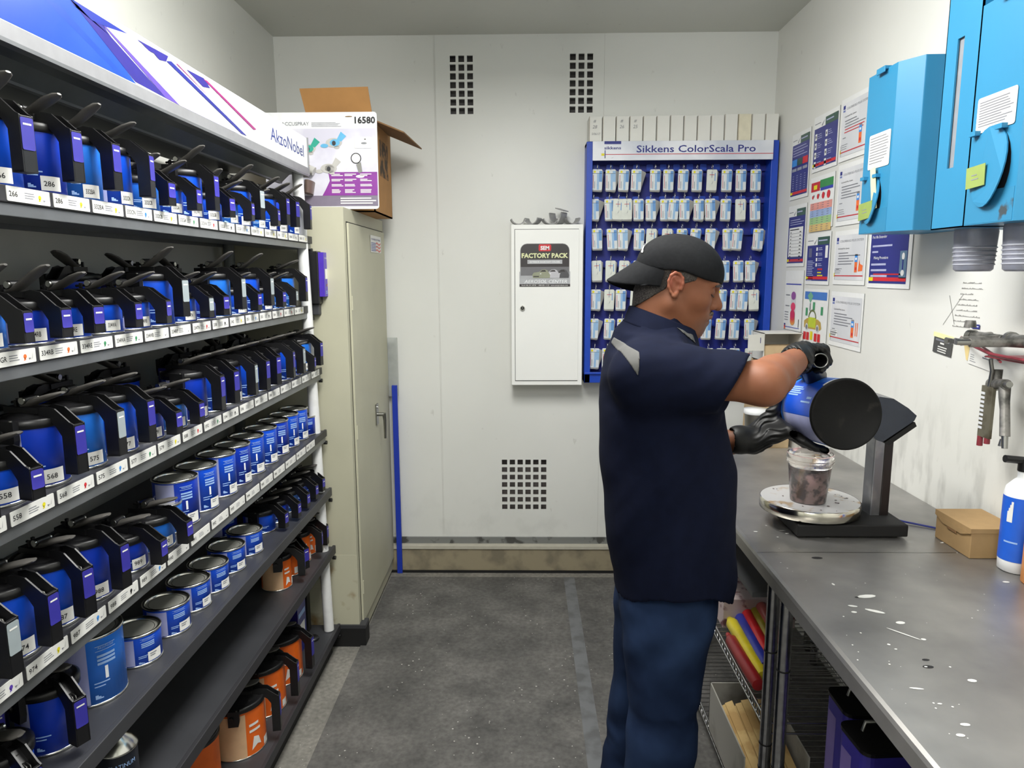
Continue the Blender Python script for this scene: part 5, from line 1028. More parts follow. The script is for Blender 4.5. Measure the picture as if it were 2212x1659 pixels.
for k, (x, y, lb) in enumerate(((.80, 1.51, 'violet blue oblong can farthest back under the counter'), (.775, 1.385, 'violet blue oblong can in the middle under the counter'), (.79, 1.19, 'violet blue oblong can nearest the camera under the counter'))):
    if k == 0:
        t = root = thing('oblong_can', lb, 'metal can', (x, y, .4035), 0, 'violet blue cans under the counter')
        b = MB(); b.rrect(-.085, -.055, .085, .055, .02, .235, vc, T((0, 0, 0))); X = basis((-.0855, .04, 0), (0, -1, 0), (0, 0, 1), (-1, 0, 0)); b.rect(.004, .02, .045, .2, vc2, X)
        X = basis((-.06, -.0556, 0), (1, 0, 0), (0, 0, 1), (0, -1, 0)); b.rect(.075, .01, .125, .225, vc2, X)
        for q in range(4): b.rect(.008+.012*q, .06+.02*q, .014+.012*q, .19, ppale, X)
        b.build('can_body', t, bevel=.001)
        b = MB(); b.rrect(-.087, -.057, .087, .057, .021, .008, dk3, T((0, 0, .234))); b.build('can_top', t, bevel=.002)
        b = MB(); b.tube([(.05, -.02, .242), (.05, -.02, .262)], .019, dk3, 20); b.tube([(.05, -.02, .262), (.05, -.02, .266)], .020, steel, 20); b.build('screw_cap', t)
        b = MB(); b.tube([(-.05, .02, .242), (-.045, .02, .262), (.02, .02, .262), (.025, .02, .242)], .004, dsteel, 8); b.build('carry_handle', t)
    else: o = copy_tree(root); o.location = (x, y, .4035); o['label'] = lb; o.rotation_euler[2] = R(-6 if k == 2 else 4)

# ------------------------------------------------------------------ person: smooth blended volumes turned into single surfaces
def vec(*a): return np.array(a, dtype=float)
def cone(a, b, ra, rb):                                                     # tapered limb
    a, b = np.array(a, float), np.array(b, float); ba = b-a; L2 = ba@ba
    def f(P):
        t = np.clip(((P-a)@ba)/L2, 0, 1); return np.linalg.norm(P-a-t[:, None]*ba, axis=1)-(ra+(rb-ra)*t)
    return f
def ell(c, r, M3=None):
    c, r = np.array(c, float), np.array(r, float)
    def f(P):
        q = P-c
        if M3 is not None: q = q@M3
        k0 = np.linalg.norm(q/r, axis=1); k1 = np.linalg.norm(q/(r*r), axis=1)+1e-9; return k0*(k0-1)/k1
    return f
def rbox(c, h, r, M3=None):
    c, h = np.array(c, float), np.array(h, float)
    def f(P):
        q = P-c
        if M3 is not None: q = q@M3
        q = np.abs(q)-h; return np.linalg.norm(np.maximum(q, 0), axis=1)+np.minimum(q.max(axis=1), 0)-r
    return f
def half(p, n):
    p, n = np.array(p, float), np.array(n, float); n = n/np.linalg.norm(n)
    return lambda P: (P-p)@n
def both(f, *g): return lambda P: np.maximum.reduce([f(P)]+[q(P) for q in g])
def loft(secs):
    S_ = np.array(secs, float)
    def f(P):
        z = np.clip(P[:, 2], S_[0, 0], S_[-1, 0]); cx = np.interp(z, S_[:, 0], S_[:, 1]); a = np.interp(z, S_[:, 0], S_[:, 2]); b = np.interp(z, S_[:, 0], S_[:, 3]); cy_ = np.interp(z, S_[:, 0], S_[:, 4])
        q = np.sqrt(((P[:, 0]-cx)/a)**2+((P[:, 1]-cy_)/b)**2); d = (q-1)*np.minimum(a, b)
        return np.maximum(d, np.maximum(S_[0, 0]-P[:, 2], P[:, 2]-S_[-1, 0]))
    return f
def smin(a, b, k): h = np.clip(.5+.5*(b-a)/k, 0, 1); return b+(a-b)*h-k*h*(1-h)
def evaluate(ops, P):
    d = np.full(len(P), 1e3)
    for kind, f, k in ops:
        v = f(P)
        if kind == 'u': d = smin(d, v, k) if k else np.minimum(d, v)
        elif kind == 's': d = -smin(-d, v, max(k, 1e-5))
        elif kind == 'i': d = np.maximum(d, v)
        elif kind == 'd': d = d+v
    return d
def surface(ops, lo, hi, h, fine=None):
    """naive surface nets over a graded grid; only blocks near the surface are sampled"""
    ax = []
    for i in range(3):
        p = lo[i]; A = [p]
        while p < hi[i]:
            st = h
            if fine is not None and fine[0][i]-.01 < p < fine[1][i]+.01: st = fine[2]
            p += st; A.append(p)
        ax.append(np.array(A))
    n = [len(a) for a in ax]; G = np.full(n, 1.0, np.float32); B = 10
    rngs = [[(s_, min(s_+B+1, n[i])) for s_ in range(0, n[i]-1, B)] for i in range(3)]
    for i0, i1 in rngs[0]:
        for j0, j1 in rngs[1]:
            for k0, k1 in rngs[2]:
                c = np.array([[(ax[0][i0]+ax[0][i1-1])/2, (ax[1][j0]+ax[1][j1-1])/2, (ax[2][k0]+ax[2][k1-1])/2]])
                rad = .5*math.sqrt((ax[0][i1-1]-ax[0][i0])**2+(ax[1][j1-1]-ax[1][j0])**2+(ax[2][k1-1]-ax[2][k0])**2)
                vals = [float(f(c)[0]) if kd != 'd' else 0 for kd, f, k in ops]
                us = [v for v, (kd, f, k) in zip(vals, ops) if kd == 'u']; m_ = min(us)
                if m_ > rad*1.6+.02: continue
                if m_ < -rad*1.6-.02 and not any(kd in 'si' for kd, f, k in ops): G[i0:i1, j0:j1, k0:k1] = -1; continue
                sub = [op for op, v in zip(ops, vals) if (op[0] == 'u' and v < max(m_, 0)+2*rad+2*op[2]+.01) or (op[0] == 's' and v < rad+2*op[2]) or op[0] in 'id']
                g = np.stack(np.meshgrid(ax[0][i0:i1], ax[1][j0:j1], ax[2][k0:k1], indexing='ij'), -1).reshape(-1, 3)
                G[i0:i1, j0:j1, k0:k1] = evaluate(sub, g).reshape(i1-i0, j1-j0, k1-k0)
    s_ = G < 0; N = [x-1 for x in n]
    corners = [(a, b, c) for a in (0, 1) for b in (0, 1) for c in (0, 1)]
    cnt = sum(s_[a:a+N[0], b:b+N[1], c:c+N[2]].astype(np.int8) for a, b, c in corners)
    I = np.argwhere((cnt > 0) & (cnt < 8)); acc = np.zeros((len(I), 3)); w_ = np.zeros(len(I))
    pos = lambda q: np.stack([ax[i][q[:, i]] for i in range(3)], 1)
    for a in corners:
        for d in range(3):
            if a[d]: continue
            b = list(a); b[d] = 1; qa, qb = I+np.array(a), I+np.array(b); va, vb = G[tuple(qa.T)], G[tuple(qb.T)]; m_ = (va < 0) != (vb < 0)
            t_ = np.where(m_, va/(va-vb+1e-12), 0); p = pos(qa)+(pos(qb)-pos(qa))*t_[:, None]; acc[m_] += p[m_]; w_[m_] += 1
    V = acc/w_[:, None]; idx = -np.ones(N, np.int64); idx[tuple(I.T)] = np.arange(len(I)); Fs = []
    for d in range(3):
        u, v = (d+1) % 3, (d+2) % 3; sl0 = [slice(0, n[i]) for i in range(3)]; sl1 = list(sl0); sl0[d] = slice(0, n[d]-1); sl1[d] = slice(1, n[d])
        E_ = np.argwhere(s_[tuple(sl0)] != s_[tuple(sl1)]); E_ = E_[(E_[:, u] > 0) & (E_[:, v] > 0) & (E_[:, u] < N[u]) & (E_[:, v] < N[v])]
        flip = s_[tuple(E_.T)]; e = [E_.copy() for _ in range(4)]; e[1][:, u] -= 1; e[2][:, u] -= 1; e[2][:, v] -= 1; e[3][:, v] -= 1
        Q = np.stack([idx[tuple(x.T)] for x in e], 1); Q = np.where(flip[:, None], Q, Q[:, ::-1]); Fs.append(Q[(Q >= 0).all(1)])
    return V, np.concatenate(Fs)
def solid(name, ops, lo, hi, h, mat, parent, fine=None, smooth=1, pick=None):
    V, Q = surface(ops, lo, hi, h, fine); me = bpy.data.meshes.new(name)
    if parent is not None: V = V-np.array(parent['base'])
    me.from_pydata(V.tolist(), [], Q.tolist()); me.materials.append(mat); me.polygons.foreach_set('use_smooth', [True]*len(Q)); me.update()
    o = bpy.data.objects.new(name, me); COL.objects.link(o); o.parent = parent
    if smooth: m_ = o.modifiers.new('smooth', 'SMOOTH'); m_.iterations = smooth; m_.factor = .5
    return o

# head frame
hp, hyaw, HS = R(15), R(-9), .945
hf = vec(math.cos(hyaw)*math.cos(hp), math.sin(hyaw)*math.cos(hp), -math.sin(hp)); hu = vec(math.cos(hyaw)*math.sin(hp), math.sin(hyaw)*math.sin(hp), math.cos(hp)); hl = np.cross(hu, hf)
ear_w = np.array(onY(1463, 613, 1.650)); HC = ear_w+hl*.070*HS
HM = np.stack([hf, hl, hu], 1)                                               # columns: local axes in the world
def hd(x, y, z): return HC+HS*(hf*x+hl*y+hu*z)
def he(c, r): return ell(hd(*c), np.array(r)*HS, HM)
def hc(a, b, ra, rb): return cone(hd(*a), hd(*b), ra*HS, rb*HS)
head = [('u', he((-.010, 0, .034), (.092, .073, .076)), 0), ('u', he((.030, 0, -.020), (.066, .062, .088)), .03), ('u', he((.058, 0, .040), (.040, .052, .042)), .03),
        ('u', hc((.0, -.046, -.052), (.074, -.012, -.098), .026, .020), .025), ('u', hc((.0, .046, -.052), (.074, .012, -.098), .026, .020), .025), ('u', hc((.080, 0, -.094), (.078, 0, -.102), .019, .019), .015),
        ('u', he((.058, -.036, -.022), (.034, .026, .030)), .02), ('u', he((.058, .036, -.022), (.034, .026, .030)), .02),
        ('u', hc((.086, -.040, .022), (.094, -.010, .020), .010, .011), .014), ('u', hc((.086, .040, .022), (.094, .010, .020), .010, .011), .014),
        ('u', he((.072, 0, -.062), (.030, .036, .034)), .02),
        ('s', he((.104, -.033, .003), (.018, .018, .012)), .012), ('s', he((.104, .033, .003), (.018, .018, .012)), .012),
        ('u', he((.080, -.032, .002), (.0155, .0165, .0135)), .003), ('u', he((.080, .032, .002), (.0155, .0165, .0135)), .003),
        ('s', hc((.0965, -.044, -.0045), (.0985, -.022, -.0055), .0022, .0022), .003), ('s', hc((.0965, .044, -.0045), (.0985, .022, -.0055), .0022, .0022), .003),
        ('u', hc((.092, 0, .014), (.112, 0, -.022), .0075, .0115), .012), ('u', hc((.110, 0, -.024), (.116, 0, -.029), .0115, .0115), .006), ('u', hc((.098, -.012, -.032), (.104, -.012, -.034), .0085, .008), .006), ('u', hc((.098, .012, -.032), (.104, .012, -.034), .0085, .008), .006),
        ('s', hc((.112, -.009, -.043), (.104, -.009, -.038), .0038, .003), .002), ('s', hc((.112, .009, -.043), (.104, .009, -.038), .0038, .003), .002),
        ('u', hc((.090, -.020, -.063), (.1005, 0, -.058), .007, .0095), .008), ('u', hc((.090, .020, -.063), (.1005, 0, -.058), .007, .0095), .008),
        ('u', hc((.090, -.016, -.073), (.0975, 0, -.075), .007, .0085), .006), ('u', hc((.090, .016, -.073), (.0975, 0, -.075), .007, .0085), .006),
        ('s', hc((.094, -.022, -.0685), (.1085, 0, -.0665), .0018, .0018), .003), ('s', hc((.094, .022, -.0685), (.1085, 0, -.0665), .0018, .0018), .003)]
def ear(sg):
    he = lambda c, r: ell(hd(c[0]*.9, c[1], c[2]*.9), np.array(r)*HS*np.array([.9, 1, .9]), HM)
    hc = lambda a, b, ra, rb: cone(hd(a[0]*.9, a[1], a[2]*.9), hd(b[0]*.9, b[1], b[2]*.9), ra*HS*.85, rb*HS*.85)
    pts = [(.016, -.006), (.019, .008), (.016, .022), (.006, .031), (-.006, .031), (-.016, .022), (-.020, .006), (-.017, -.010), (-.009, -.022), (.0, -.030), (.008, -.030)]
    o = []; yb_ = .080
    P3 = [(x*1.0-.004-.12*z, -sg*(yb_+.005 if x < .004 else yb_-.002), z-.004) for x, z in pts]
    o.append(('u', he((-.004, -sg*.073, -.002), (.018, .008, .029)), .006))
    for a, b in zip(P3[:-1], P3[1:]): o.append(('u', hc(a, b, .0042, .0042), .003))
    o.append(('u', hc(P3[-2], (.006, -sg*.078, -.024), .0065, .006), .004)); o.append(('u', hc((.014, -sg*.078, -.012), (.012, -sg*.078, .004), .004, .0035), .003))
    o.append(('u', hc((-.012, -sg*.080, .012), (.0, -sg*.078, .002), .0032, .003), .003)); o.append(('s', he((.003, -sg*.084, -.004), (.008, .007, .010)), .003)); o.append(('s', he((.002, -sg*.084, .016), (.008, .005, .007)), .003)); return o
head += ear(1)+ear(-1)
SR, ER, WR_ = vec(.268, 1.565, 1.395), vec(.494, 1.455, 1.390), vec(.650, 1.685, 1.418)
SL, EL, WL_ = vec(.300, 1.890, 1.385), vec(.375, 1.945, 1.120), vec(.574, 1.80, 1.191)
nb = vec(.318, 1.72, 1.455)
fa = ER+(WR_-ER)*.28
body_ops = head+[('u', cone(hd(-.034, 0, -.040), nb, .058*HS, .064), .022), ('u', cone(hd(.0, 0, -.07), nb+vec(.03, 0, -.01), .045*HS, .055), .025),
    ('u', cone(nb, (.30, 1.72, 1.36), .062, .09), .03), ('u', cone((.30, 1.60, 1.40), (.31, 1.84, 1.39), .055, .055), .04), ('u', loft([(.90, .37, .10, .15, 1.72), (1.15, .345, .12, .155, 1.72), (1.34, .325, .105, .15, 1.72)]), .04),
    ('u', cone(SR, ER, .048, .0385), .03), ('u', cone(ER, fa, .0375, .0395), .035), ('u', cone(fa, WR_, .0385, .0285), .02),
    ('u', cone(ER+vec(-.01, .025, .010), ER+(WR_-ER)*.45+vec(-.008, 0, .008), .028, .024), .03),
    ('u', cone(SL, EL, .050, .040), .03), ('u', cone(EL, EL+(WL_-EL)*.35, .041, .042), .02), ('u', cone(EL+(WL_-EL)*.35, WL_, .042, .030), .02),
    ('u', cone((.36, 1.64, .88), (.355, 1.62, .48), .075, .050), .04), ('u', cone((.355, 1.62, .48), (.325, 1.63, .10), .048, .036), .02),
    ('u', cone((.35, 1.80, .88), (.335, 1.82, .48), .075, .050), .04), ('u', cone((.335, 1.82, .48), (.285, 1.83, .10), .048, .036), .02)]
skin = M('skin', (138, 90, 64), .55, spec=.35, c2=(124, 74, 50), scale=9, fac=(.35, .7), bump=.05); 
nt = skin.node_tree; bs = nt.nodes['Principled BSDF']; bs.inputs['Subsurface Weight'].default_value = .06; bs.inputs['Subsurface Radius'].default_value = (.010, .004, .002); bs.inputs['Subsurface Scale'].default_value = .5
man = thing('person', 'man in navy work shirt, backwards black cap and black gloves pouring paint from a can', 'person', (.33, 1.72, 0)); man['base'] = (.33, 1.72, 0)
def tint(mat, centre, rx, col, amt, nsc=60):
    """natural colouring of the skin that belongs to the place: stubble, ear redness"""
    nt = mat.node_tree; N = nt.nodes; L = nt.links; b = N['Principled BSDF']; src = b.inputs['Base Color'].links[0].from_socket; tc = [x for x in N if x.type == 'TEX_COORD'][0]
    mp = N.new('ShaderNodeVectorMath'); mp.operation = 'DISTANCE'; L.new(tc.outputs['Object'], mp.inputs[0]); mp.inputs[1].default_value = centre
    r_ = N.new('ShaderNodeMapRange'); r_.inputs[1].default_value = rx*.4; r_.inputs[2].default_value = rx; r_.inputs[3].default_value = amt; r_.inputs[4].default_value = 0; L.new(mp.outputs['Value'], r_.inputs[0])
    n = N.new('ShaderNodeTexNoise'); n.inputs['Scale'].default_value = nsc*8; L.new(tc.outputs['Object'], n.inputs['Vector']); mu = N.new('ShaderNodeMath'); mu.operation = 'MULTIPLY'; mu.use_clamp = True
    n_ = N.new('ShaderNodeMapRange'); n_.inputs[1].default_value = .3; n_.inputs[2].default_value = .6; n_.inputs[3].default_value = .5; L.new(n.outputs['Fac'], n_.inputs[0]); L.new(r_.outputs[0], mu.inputs[0]); L.new(n_.outputs[0], mu.inputs[1])
    x = N.new('ShaderNodeMix'); x.data_type = 'RGBA'; L.new(mu.outputs[0], x.inputs[0]); L.new(src, x.inputs[6]); x.inputs[7].default_value = rgb(col); L.new(x.outputs[2], b.inputs['Base Color'])
mb_ = vec(.33, 1.72, 0)
tint(skin, tuple(hd(.085, -.005, -.085)-mb_), .045, (112, 92, 80), .75); tint(skin, tuple(hd(-.004, -.082, .008)-mb_), .036, (176, 92, 76), .45, 4)
body = solid('body', body_ops, (.12, 1.30, .04), (.76, 2.05, 1.76), .0062, skin, man, fine=((.24, 1.60, 1.44), (.50, 1.83, 1.74), .0024), smooth=1)
# hair: a thin coat over skull and nape
hairm = M('dark_grey_hair', (36, 31, 28), .7, c2=(92, 87, 82), scale=300, fac=(.36, .78), bump=.5)
def hloc(P): return (P-HC)@HM/HS
def hair_region(P):
    q = hloc(P); back = np.maximum(q[:, 0]+.022, (-.100+(q[:, 0]+.1)*1.05)-q[:, 2]); side = np.maximum.reduce([q[:, 0]-.036-.25*q[:, 2], -.012-q[:, 0], -.004+.55*q[:, 0]-q[:, 2]]); top = .04-q[:, 2]
    return np.minimum.reduce([back, side, np.maximum(top, q[:, 0]-.03)])*HS
hair_ops = [('u', he((-.010, 0, .034), (.0955, .0765, .079)), 0), ('u', he((.020, 0, -.012), (.066, .0665, .085)), .03), ('u', cone(hd(-.036, 0, -.040), nb, .0615*HS, .066), .022), ('i', hair_region, 0)]
solid('hair', hair_ops, tuple(HC-.15), tuple(HC+.15), .0028, hairm, man, smooth=2)
b = MB()
def locpt(p): return tuple(np.array(p)-mb_)
mous = [('u', hc((.088, -.027, -.061), (.1050, -.003, -.050), .0042, .0068), .004), ('u', hc((.088, .026, -.060), (.1045, .004, -.049), .0035, .0052), .004)]
solid('moustache', mous, tuple(hd(.1, 0, -.05)-.04), tuple(hd(.1, 0, -.05)+.04), .0016, M('moustache_hair', (52, 42, 36), .7, c2=(104, 92, 84), scale=260, bump=.4), man)
brow = [('u', hc((.0925, -.048, .018), (.1045, -.018, .022), .0030, .0046), .003), ('u', hc((.0925, .048, .018), (.1045, .018, .022), .0030, .0046), .003)]
solid('eyebrows', brow, tuple(hd(.09, 0, .02)-.06), tuple(hd(.09, 0, .02)+.06), .0018, M('eyebrow_hair', (44, 36, 32), .7, c2=(90, 80, 74), scale=260), man)
lash = []
for g_ in (-1, 1): lash += [('u', hc((.0880, g_*.047, -.004), (.0955, g_*.034, -.0085), .0014, .0016), .001), ('u', hc((.0955, g_*.034, -.0085), (.0935, g_*.021, -.006), .0016, .0013), .001)]
solid('eyelashes', lash, tuple(hd(.09, 0, -.005)-.06), tuple(hd(.09, 0, -.005)+.06), .0011, MATS['eyebrow_hair'], man, smooth=0)
# cap worn backwards
capm = M('cap_charcoal', (26, 27, 29), .9, spec=.15, var=.15, scale=120, bump=.2)
def cap_plane(P):
    q = hloc(P); return (.026+.10*np.minimum(q[:, 0]+.02, 0)-q[:, 2]+.006*np.clip(1-np.abs(q[:, 0]-.01)/.05, 0, 1))*HS
cap_ops = [('u', he((-.006, 0, .034), (.105, .083, .086)), 0), ('u', he((.030, 0, .030), (.076, .074, .076)), .03), ('i', cap_plane, 0), ('s', he((-.006, 0, .030), (.098, .077, .078)), .001), ('d', lambda P: .0012*np.sin(hloc(P)[:, 1]*90+hloc(P)[:, 0]*30)*np.clip((hloc(P)[:, 2]-.03)*20, 0, 1), 0)]
cap = solid('cap', cap_ops, tuple(HC-.16), tuple(HC+.17), .003, capm, man, smooth=2)
b = MB(); nu, nv = 24, 8; vs = []
for lay in (0, -.0035):
    for i in range(nu+1):
        u_ = -1+2*i/nu; a = PI-R(72)*u_
        for j in range(nv+1):
            v_ = j/nv; ex, ey = -.006+.1035*math.cos(a), .082*math.sin(a); out = .060*math.cos(u_*PI/2)**.55 if abs(u_) < 1 else 0
            x = ex-out*v_; y = ey*(1-.06*v_); z = .026-.066*v_*math.cos(u_*1.2)-((.020 if y < 0 else .050)*(abs(y)/.083)**1.6)*(.2+.8*v_)+lay+.006*(1-abs(u_))
            vs.append(locpt(hd(x, y, z)))
k1 = (nu+1)*(nv+1); fs = []
for i in range(nu):
    for j in range(nv): a = i*(nv+1)+j; fs += [(a, a+1, a+nv+2, a+nv+1), (k1+a, k1+a+nv+1, k1+a+nv+2, k1+a+1)]
for i in range(nu): a = i*(nv+1)+nv; fs.append((a, k1+a, k1+a+nv+1, a+nv+1))
b.add(vs, fs, capm, smooth=True); br = b.build('cap_brim', cap)
b = MB(); cz_ = []
for q in range(5):
    a0 = R(196-2*q); x0_ = -.012+.1125*math.cos(a0)*.97; 
    for (dz, w2) in ((0, .010),): 
        z_ = .052+.0058*q; rr_ = math.sqrt(max(0, 1-((z_-.034)/.086)**2)); a1, a2 = R(197-3*q), R(204-4*q)
        pt = lambda a, z: locpt(hd(-.006+.1066*rr_*math.cos(a), .0846*rr_*math.sin(a), z)); b.add([pt(a1, z_), pt(a2, z_), pt(a2, z_+.006), pt(a1, z_+.006)], [(0, 1, 2, 3)], offw)
b.build('cap_logo', cap)
# shirt
shirtm = M('navy_work_shirt', (14, 19, 38), .9, spec=.12, var=.12, scale=40, bump=.15)
def folds(P):
    x, y, z = P[:, 0], P[:, 1], P[:, 2]
    lo_ = np.clip((1.36-z)*5, 0, 1); up_ = np.clip((z-1.22)*5, 0, 1)
    w1 = np.sin(x*34-z*13+1.8*np.sin(z*7+y*9)+y*6); w2 = np.sin(x*52+z*24+2.4*np.sin(z*11-x*6)); w3 = np.sin(z*46-x*40+1.6*np.sin(x*25+y*12))
    return .0030*w1*np.abs(w1)*lo_+.0014*w2*lo_+.0030*w3*np.abs(w3)*up_+.0012*np.sin(z*90+x*20)*np.clip((1.0-z)*3, 0, 1)*w1
def hem(P): return (.812+.070*np.clip(1-((P[:, 0]-.370)/.150)**2, 0, 1))-P[:, 2]
sd = (ER-SR)/np.linalg.norm(ER-SR); so = SR+sd*.192; sdL = (EL-SL)/np.linalg.norm(EL-SL)
shirt_ops = [('u', loft([(.800, .374, .145, .200, 1.72), (.86, .374, .150, .203, 1.72), (1.0, .362, .161, .206, 1.72), (1.15, .350, .163, .208, 1.72), (1.30, .331, .148, .205, 1.72), (1.38, .316, .128, .195, 1.72), (1.43, .306, .100, .165, 1.72), (1.462, .312, .070, .105, 1.72)]), 0),
    ('u', cone((.280, 1.595, 1.398), (.300, 1.72, 1.425), .078, .078), .05), ('u', cone((.300, 1.72, 1.425), (.295, 1.865, 1.398), .078, .076), .05),
    ('u', both(cone(SR+vec(.008, 0, -.004), SR+sd*.26, .082, .060), half(so, (.83, -.30, -.42))), .03),
    ('u', both(cone(SL, EL, .078, .072), half(SL+sdL*.20, sdL)), .04),
    ('u', cone((.34, 1.60, 1.31), (.395, 1.57, 1.34), .05, .05), .04), ('u', cone((.305, 1.72, 1.43), (.318, 1.72, 1.478), .086, .074), .03), ('u', cone((.335, 1.62, 1.420), (.340, 1.70, 1.440), .055, .062), .03), ('i', hem, 0), ('s', cone(tuple(nb+vec(0, 0, .02)), tuple(hd(-.03, 0, -.04)), .068, .064), .004), ('d', folds, 0)]
shirt = solid('shirt', shirt_ops, (.14, 1.30, .78), (.62, 2.06, 1.56), .0046, shirtm, man, smooth=5)
grey_in = M('shirt_grey_inset', (86, 86, 84), .8, var=.06, scale=60)
def tri(P3):
    def f(P):
        d = np.full(len(P), -1e3); c = np.mean(P3, axis=0)
        for i in range(len(P3)):
            a, b_ = np.array(P3[i]), np.array(P3[(i+1) % len(P3)]); e = b_-a; n_ = np.array([e[1], -e[0]])/np.linalg.norm(e)
            if n_@(c-a) > 0: n_ = -n_
            d = np.maximum(d, (P[:, [0, 2]]-a)@n_)
        return d
    return f
def inset(nm, P3, ylim, lo, hi):
    ops = [(k_, f_, q_) for k_, f_, q_ in shirt_ops]+[('d', lambda P: -.0022, 0), ('i', tri(P3), 0), ('i', lambda P: P[:, 1]-ylim, 0)]
    solid(nm, ops, lo, hi, .0024, grey_in, shirt, smooth=1)
shirt['base'] = (.33, 1.72, 0); 
inset('grey_back_inset', [(.190, 1.478), (.245, 1.452), (.240, 1.402)], 1.70, (.15, 1.45, 1.35), (.27, 1.72, 1.52))
inset('grey_shoulder_inset', [(.333, 1.503), (.392, 1.476), (.398, 1.452), (.37, 1.476)], 1.70, (.30, 1.50, 1.43), (.43, 1.72, 1.53))
del shirt['base']
# collar: stands, then folds down
b = MB(); n = 40; prof = [(-.004, -.014), (-.002, .020), (.003, .027), (.010, .024), (.021, -.012), (.025, -.016), (.020, -.020), (.008, .006), (.002, .002), (.0, -.014)]; vs = []
for i in range(n+1):
    a = R(10)+(2*PI-R(20))*i/n; ca, sa = math.cos(a), math.sin(a)
    for (dr, dz) in prof:
        fr = max(0, ca); x = .330+(.069+dr)*ca+.004*fr; y = 1.72+(.074+dr)*sa; z = 1.487-.38*(x-.330)+dz-(.010*fr if dr > .012 else 0); vs.append((x-mb_[0], y-mb_[1], z))
m_ = len(prof); fs = [(i*m_+j, i*m_+(j+1) % m_, (i+1)*m_+(j+1) % m_, (i+1)*m_+j) for i in range(n) for j in range(m_)]
b.add(vs, fs, shirtm, smooth=True); b.add(vs[:m_], [tuple(range(m_))], shirtm); b.add(vs[-m_:], [tuple(range(m_))], shirtm); b.build('collar', shirt)
# jeans, shoes
jm = M('blue_jeans', (25, 38, 64), .9, spec=.12, c2=(42, 60, 92), scale=4.5, fac=(.42, .66), bump=.2)
def jf(P):
    x, y, z = P[:, 0], P[:, 1], P[:, 2]; w1 = np.sin(z*40+x*26+2.8*np.sin(z*12+x*14)); w2 = np.sin(z*24-x*48+y*20+2*np.sin(z*17))
    return .0046*w1*np.abs(w1)*np.clip((.70-z)*5, .1, 1)*np.clip(.55+.45*w2, 0, 1)+.0022*w2
jeans_ops = [('u', loft([(.60, .348, .060, .110, 1.725), (.70, .353, .090, .145, 1.72), (.76, .357, .106, .160, 1.72), (.84, .365, .118, .163, 1.72), (.90, .365, .112, .160, 1.72)]), 0), ('u', cone((.352, 1.648, .80), (.340, 1.64, .46), .094, .084), .07), ('u', cone((.340, 1.625, .46), (.315, 1.63, .07), .084, .076), .03),
             ('u', cone((.345, 1.805, .80), (.325, 1.82, .46), .104, .086), .04), ('u', cone((.325, 1.82, .46), (.278, 1.83, .07), .086, .078), .03), ('i', half((0, 0, .045), (0, 0, -1)), 0), ('d', jf, 0)]
jeans = solid('jeans', jeans_ops, (.16, 1.48, .03), (.52, 1.97, .92), .0055, jm, man, smooth=2)
shoe = M('black_shoe', (20, 20, 22), .5)
for (x, y) in ((.315, 1.63), (.28, 1.83)):
    solid('shoe', [('u', ell((x+.055, y, .045), (.135, .048, .045)), 0), ('u', cone((x-.01, y, .05), (x-.01, y, .09), .045, .042), .03), ('i', half((0, 0, .0065), (0, 0, -1)), 0)], (x-.12, y-.08, -.01), (x+.24, y+.08, .16), .006, shoe, man)

# the can being poured: bottom towards the room, lid end away; the man holds it by grip and underside
pA, pB_ = np.array(onY(1829, 895, 1.655)), np.array(onY(1757, 882, 1.83)); cax = (pB_-pA)/np.linalg.norm(pB_-pA)
cup_ = vec(0, 0, 1)-cax*cax[2]; cup_ /= np.linalg.norm(cup_); csd = np.cross(cax, cup_); rc, hcn = .0835, .185
gA = np.array(onY(1774, 779, 1.668)); gdir = cax.copy(); 
ptr = thing('held_paint_can', 'blue gallon can tipped over the scale, black underside towards the room, held by the man', 'paint can', tuple(pA))
Mx = basis(Vector((0, 0, 0)), Vector(csd), Vector(np.cross(cax, csd)), Vector(cax))
b = MB(); b.lathe([(rc, .006), (rc, hcn)], 64, blue3, Mx, cap=False); b.lathe([(rc-.002, .004), (rc+.0022, .003), (rc+.0022, .008), (rc, .010)], 64, black, Mx, cap=False); b.build('can_body', ptr)
b = MB(); b.lathe([(rc+.0022, .003), (rc+.001, .0), (rc-.003, -.001), (rc-.006, .003), (.0001, .004)], 64, M('can_underside_black', (11, 11, 11), .7, spec=.25, c2=(34, 32, 30), scale=30, fac=(.62, .74), bump=.5), Mx, cap=False); b.build('can_bottom', ptr)
# local angle: 0 along csd; find directions
def ang_of(v): v = np.array(v); return math.atan2(v@np.cross(cax, csd), v@csd)
aL = ang_of((-1, 0, 0)); aU = ang_of((0, 0, 1)); sgn_ = 1 if math.sin(aL-aU) > 0 else -1
b = MB(); P_ = lambda t_: aU+sgn_*R(t_)                                     # 0 = top, 90 = left side
b.patch(rc+.0005, P_(95), P_(150), .012, hcn-.02, lav, 12, Mx); b.patch(rc+.0005, P_(28), P_(94), .012, hcn-.02, M('can_blue_print', (26, 82, 204), .3), 14, Mx)
for k in range(5): b.patch(rc+.001, P_(44+4*k), P_(46.5+4*k), .10-.012*(k % 2), hcn-.03, pale, 2, Mx)
b.patch(rc+.001, P_(62), P_(66), .02, .045, pale, 2, Mx); b.patch(rc+.001, P_(70), P_(73), .02, .07, pale, 2, Mx); b.patch(rc+.001, P_(12), P_(36), .010, .020, offw, 6, Mx); b.build('can_print', ptr)
b = MB(); b.lathe([(rc+.001, hcn-.004), (rc+.005, hcn-.002), (rc+.005, hcn+.018), (rc-.004, hcn+.024), (.0001, hcn+.026)], 48, black, Mx); b.tube([tuple(cax*(hcn+.02)-cup_*.03), tuple(cax*(hcn+.05)-cup_*.055)], [.022, .015], black, 14); b.build('pour_lid', ptr)
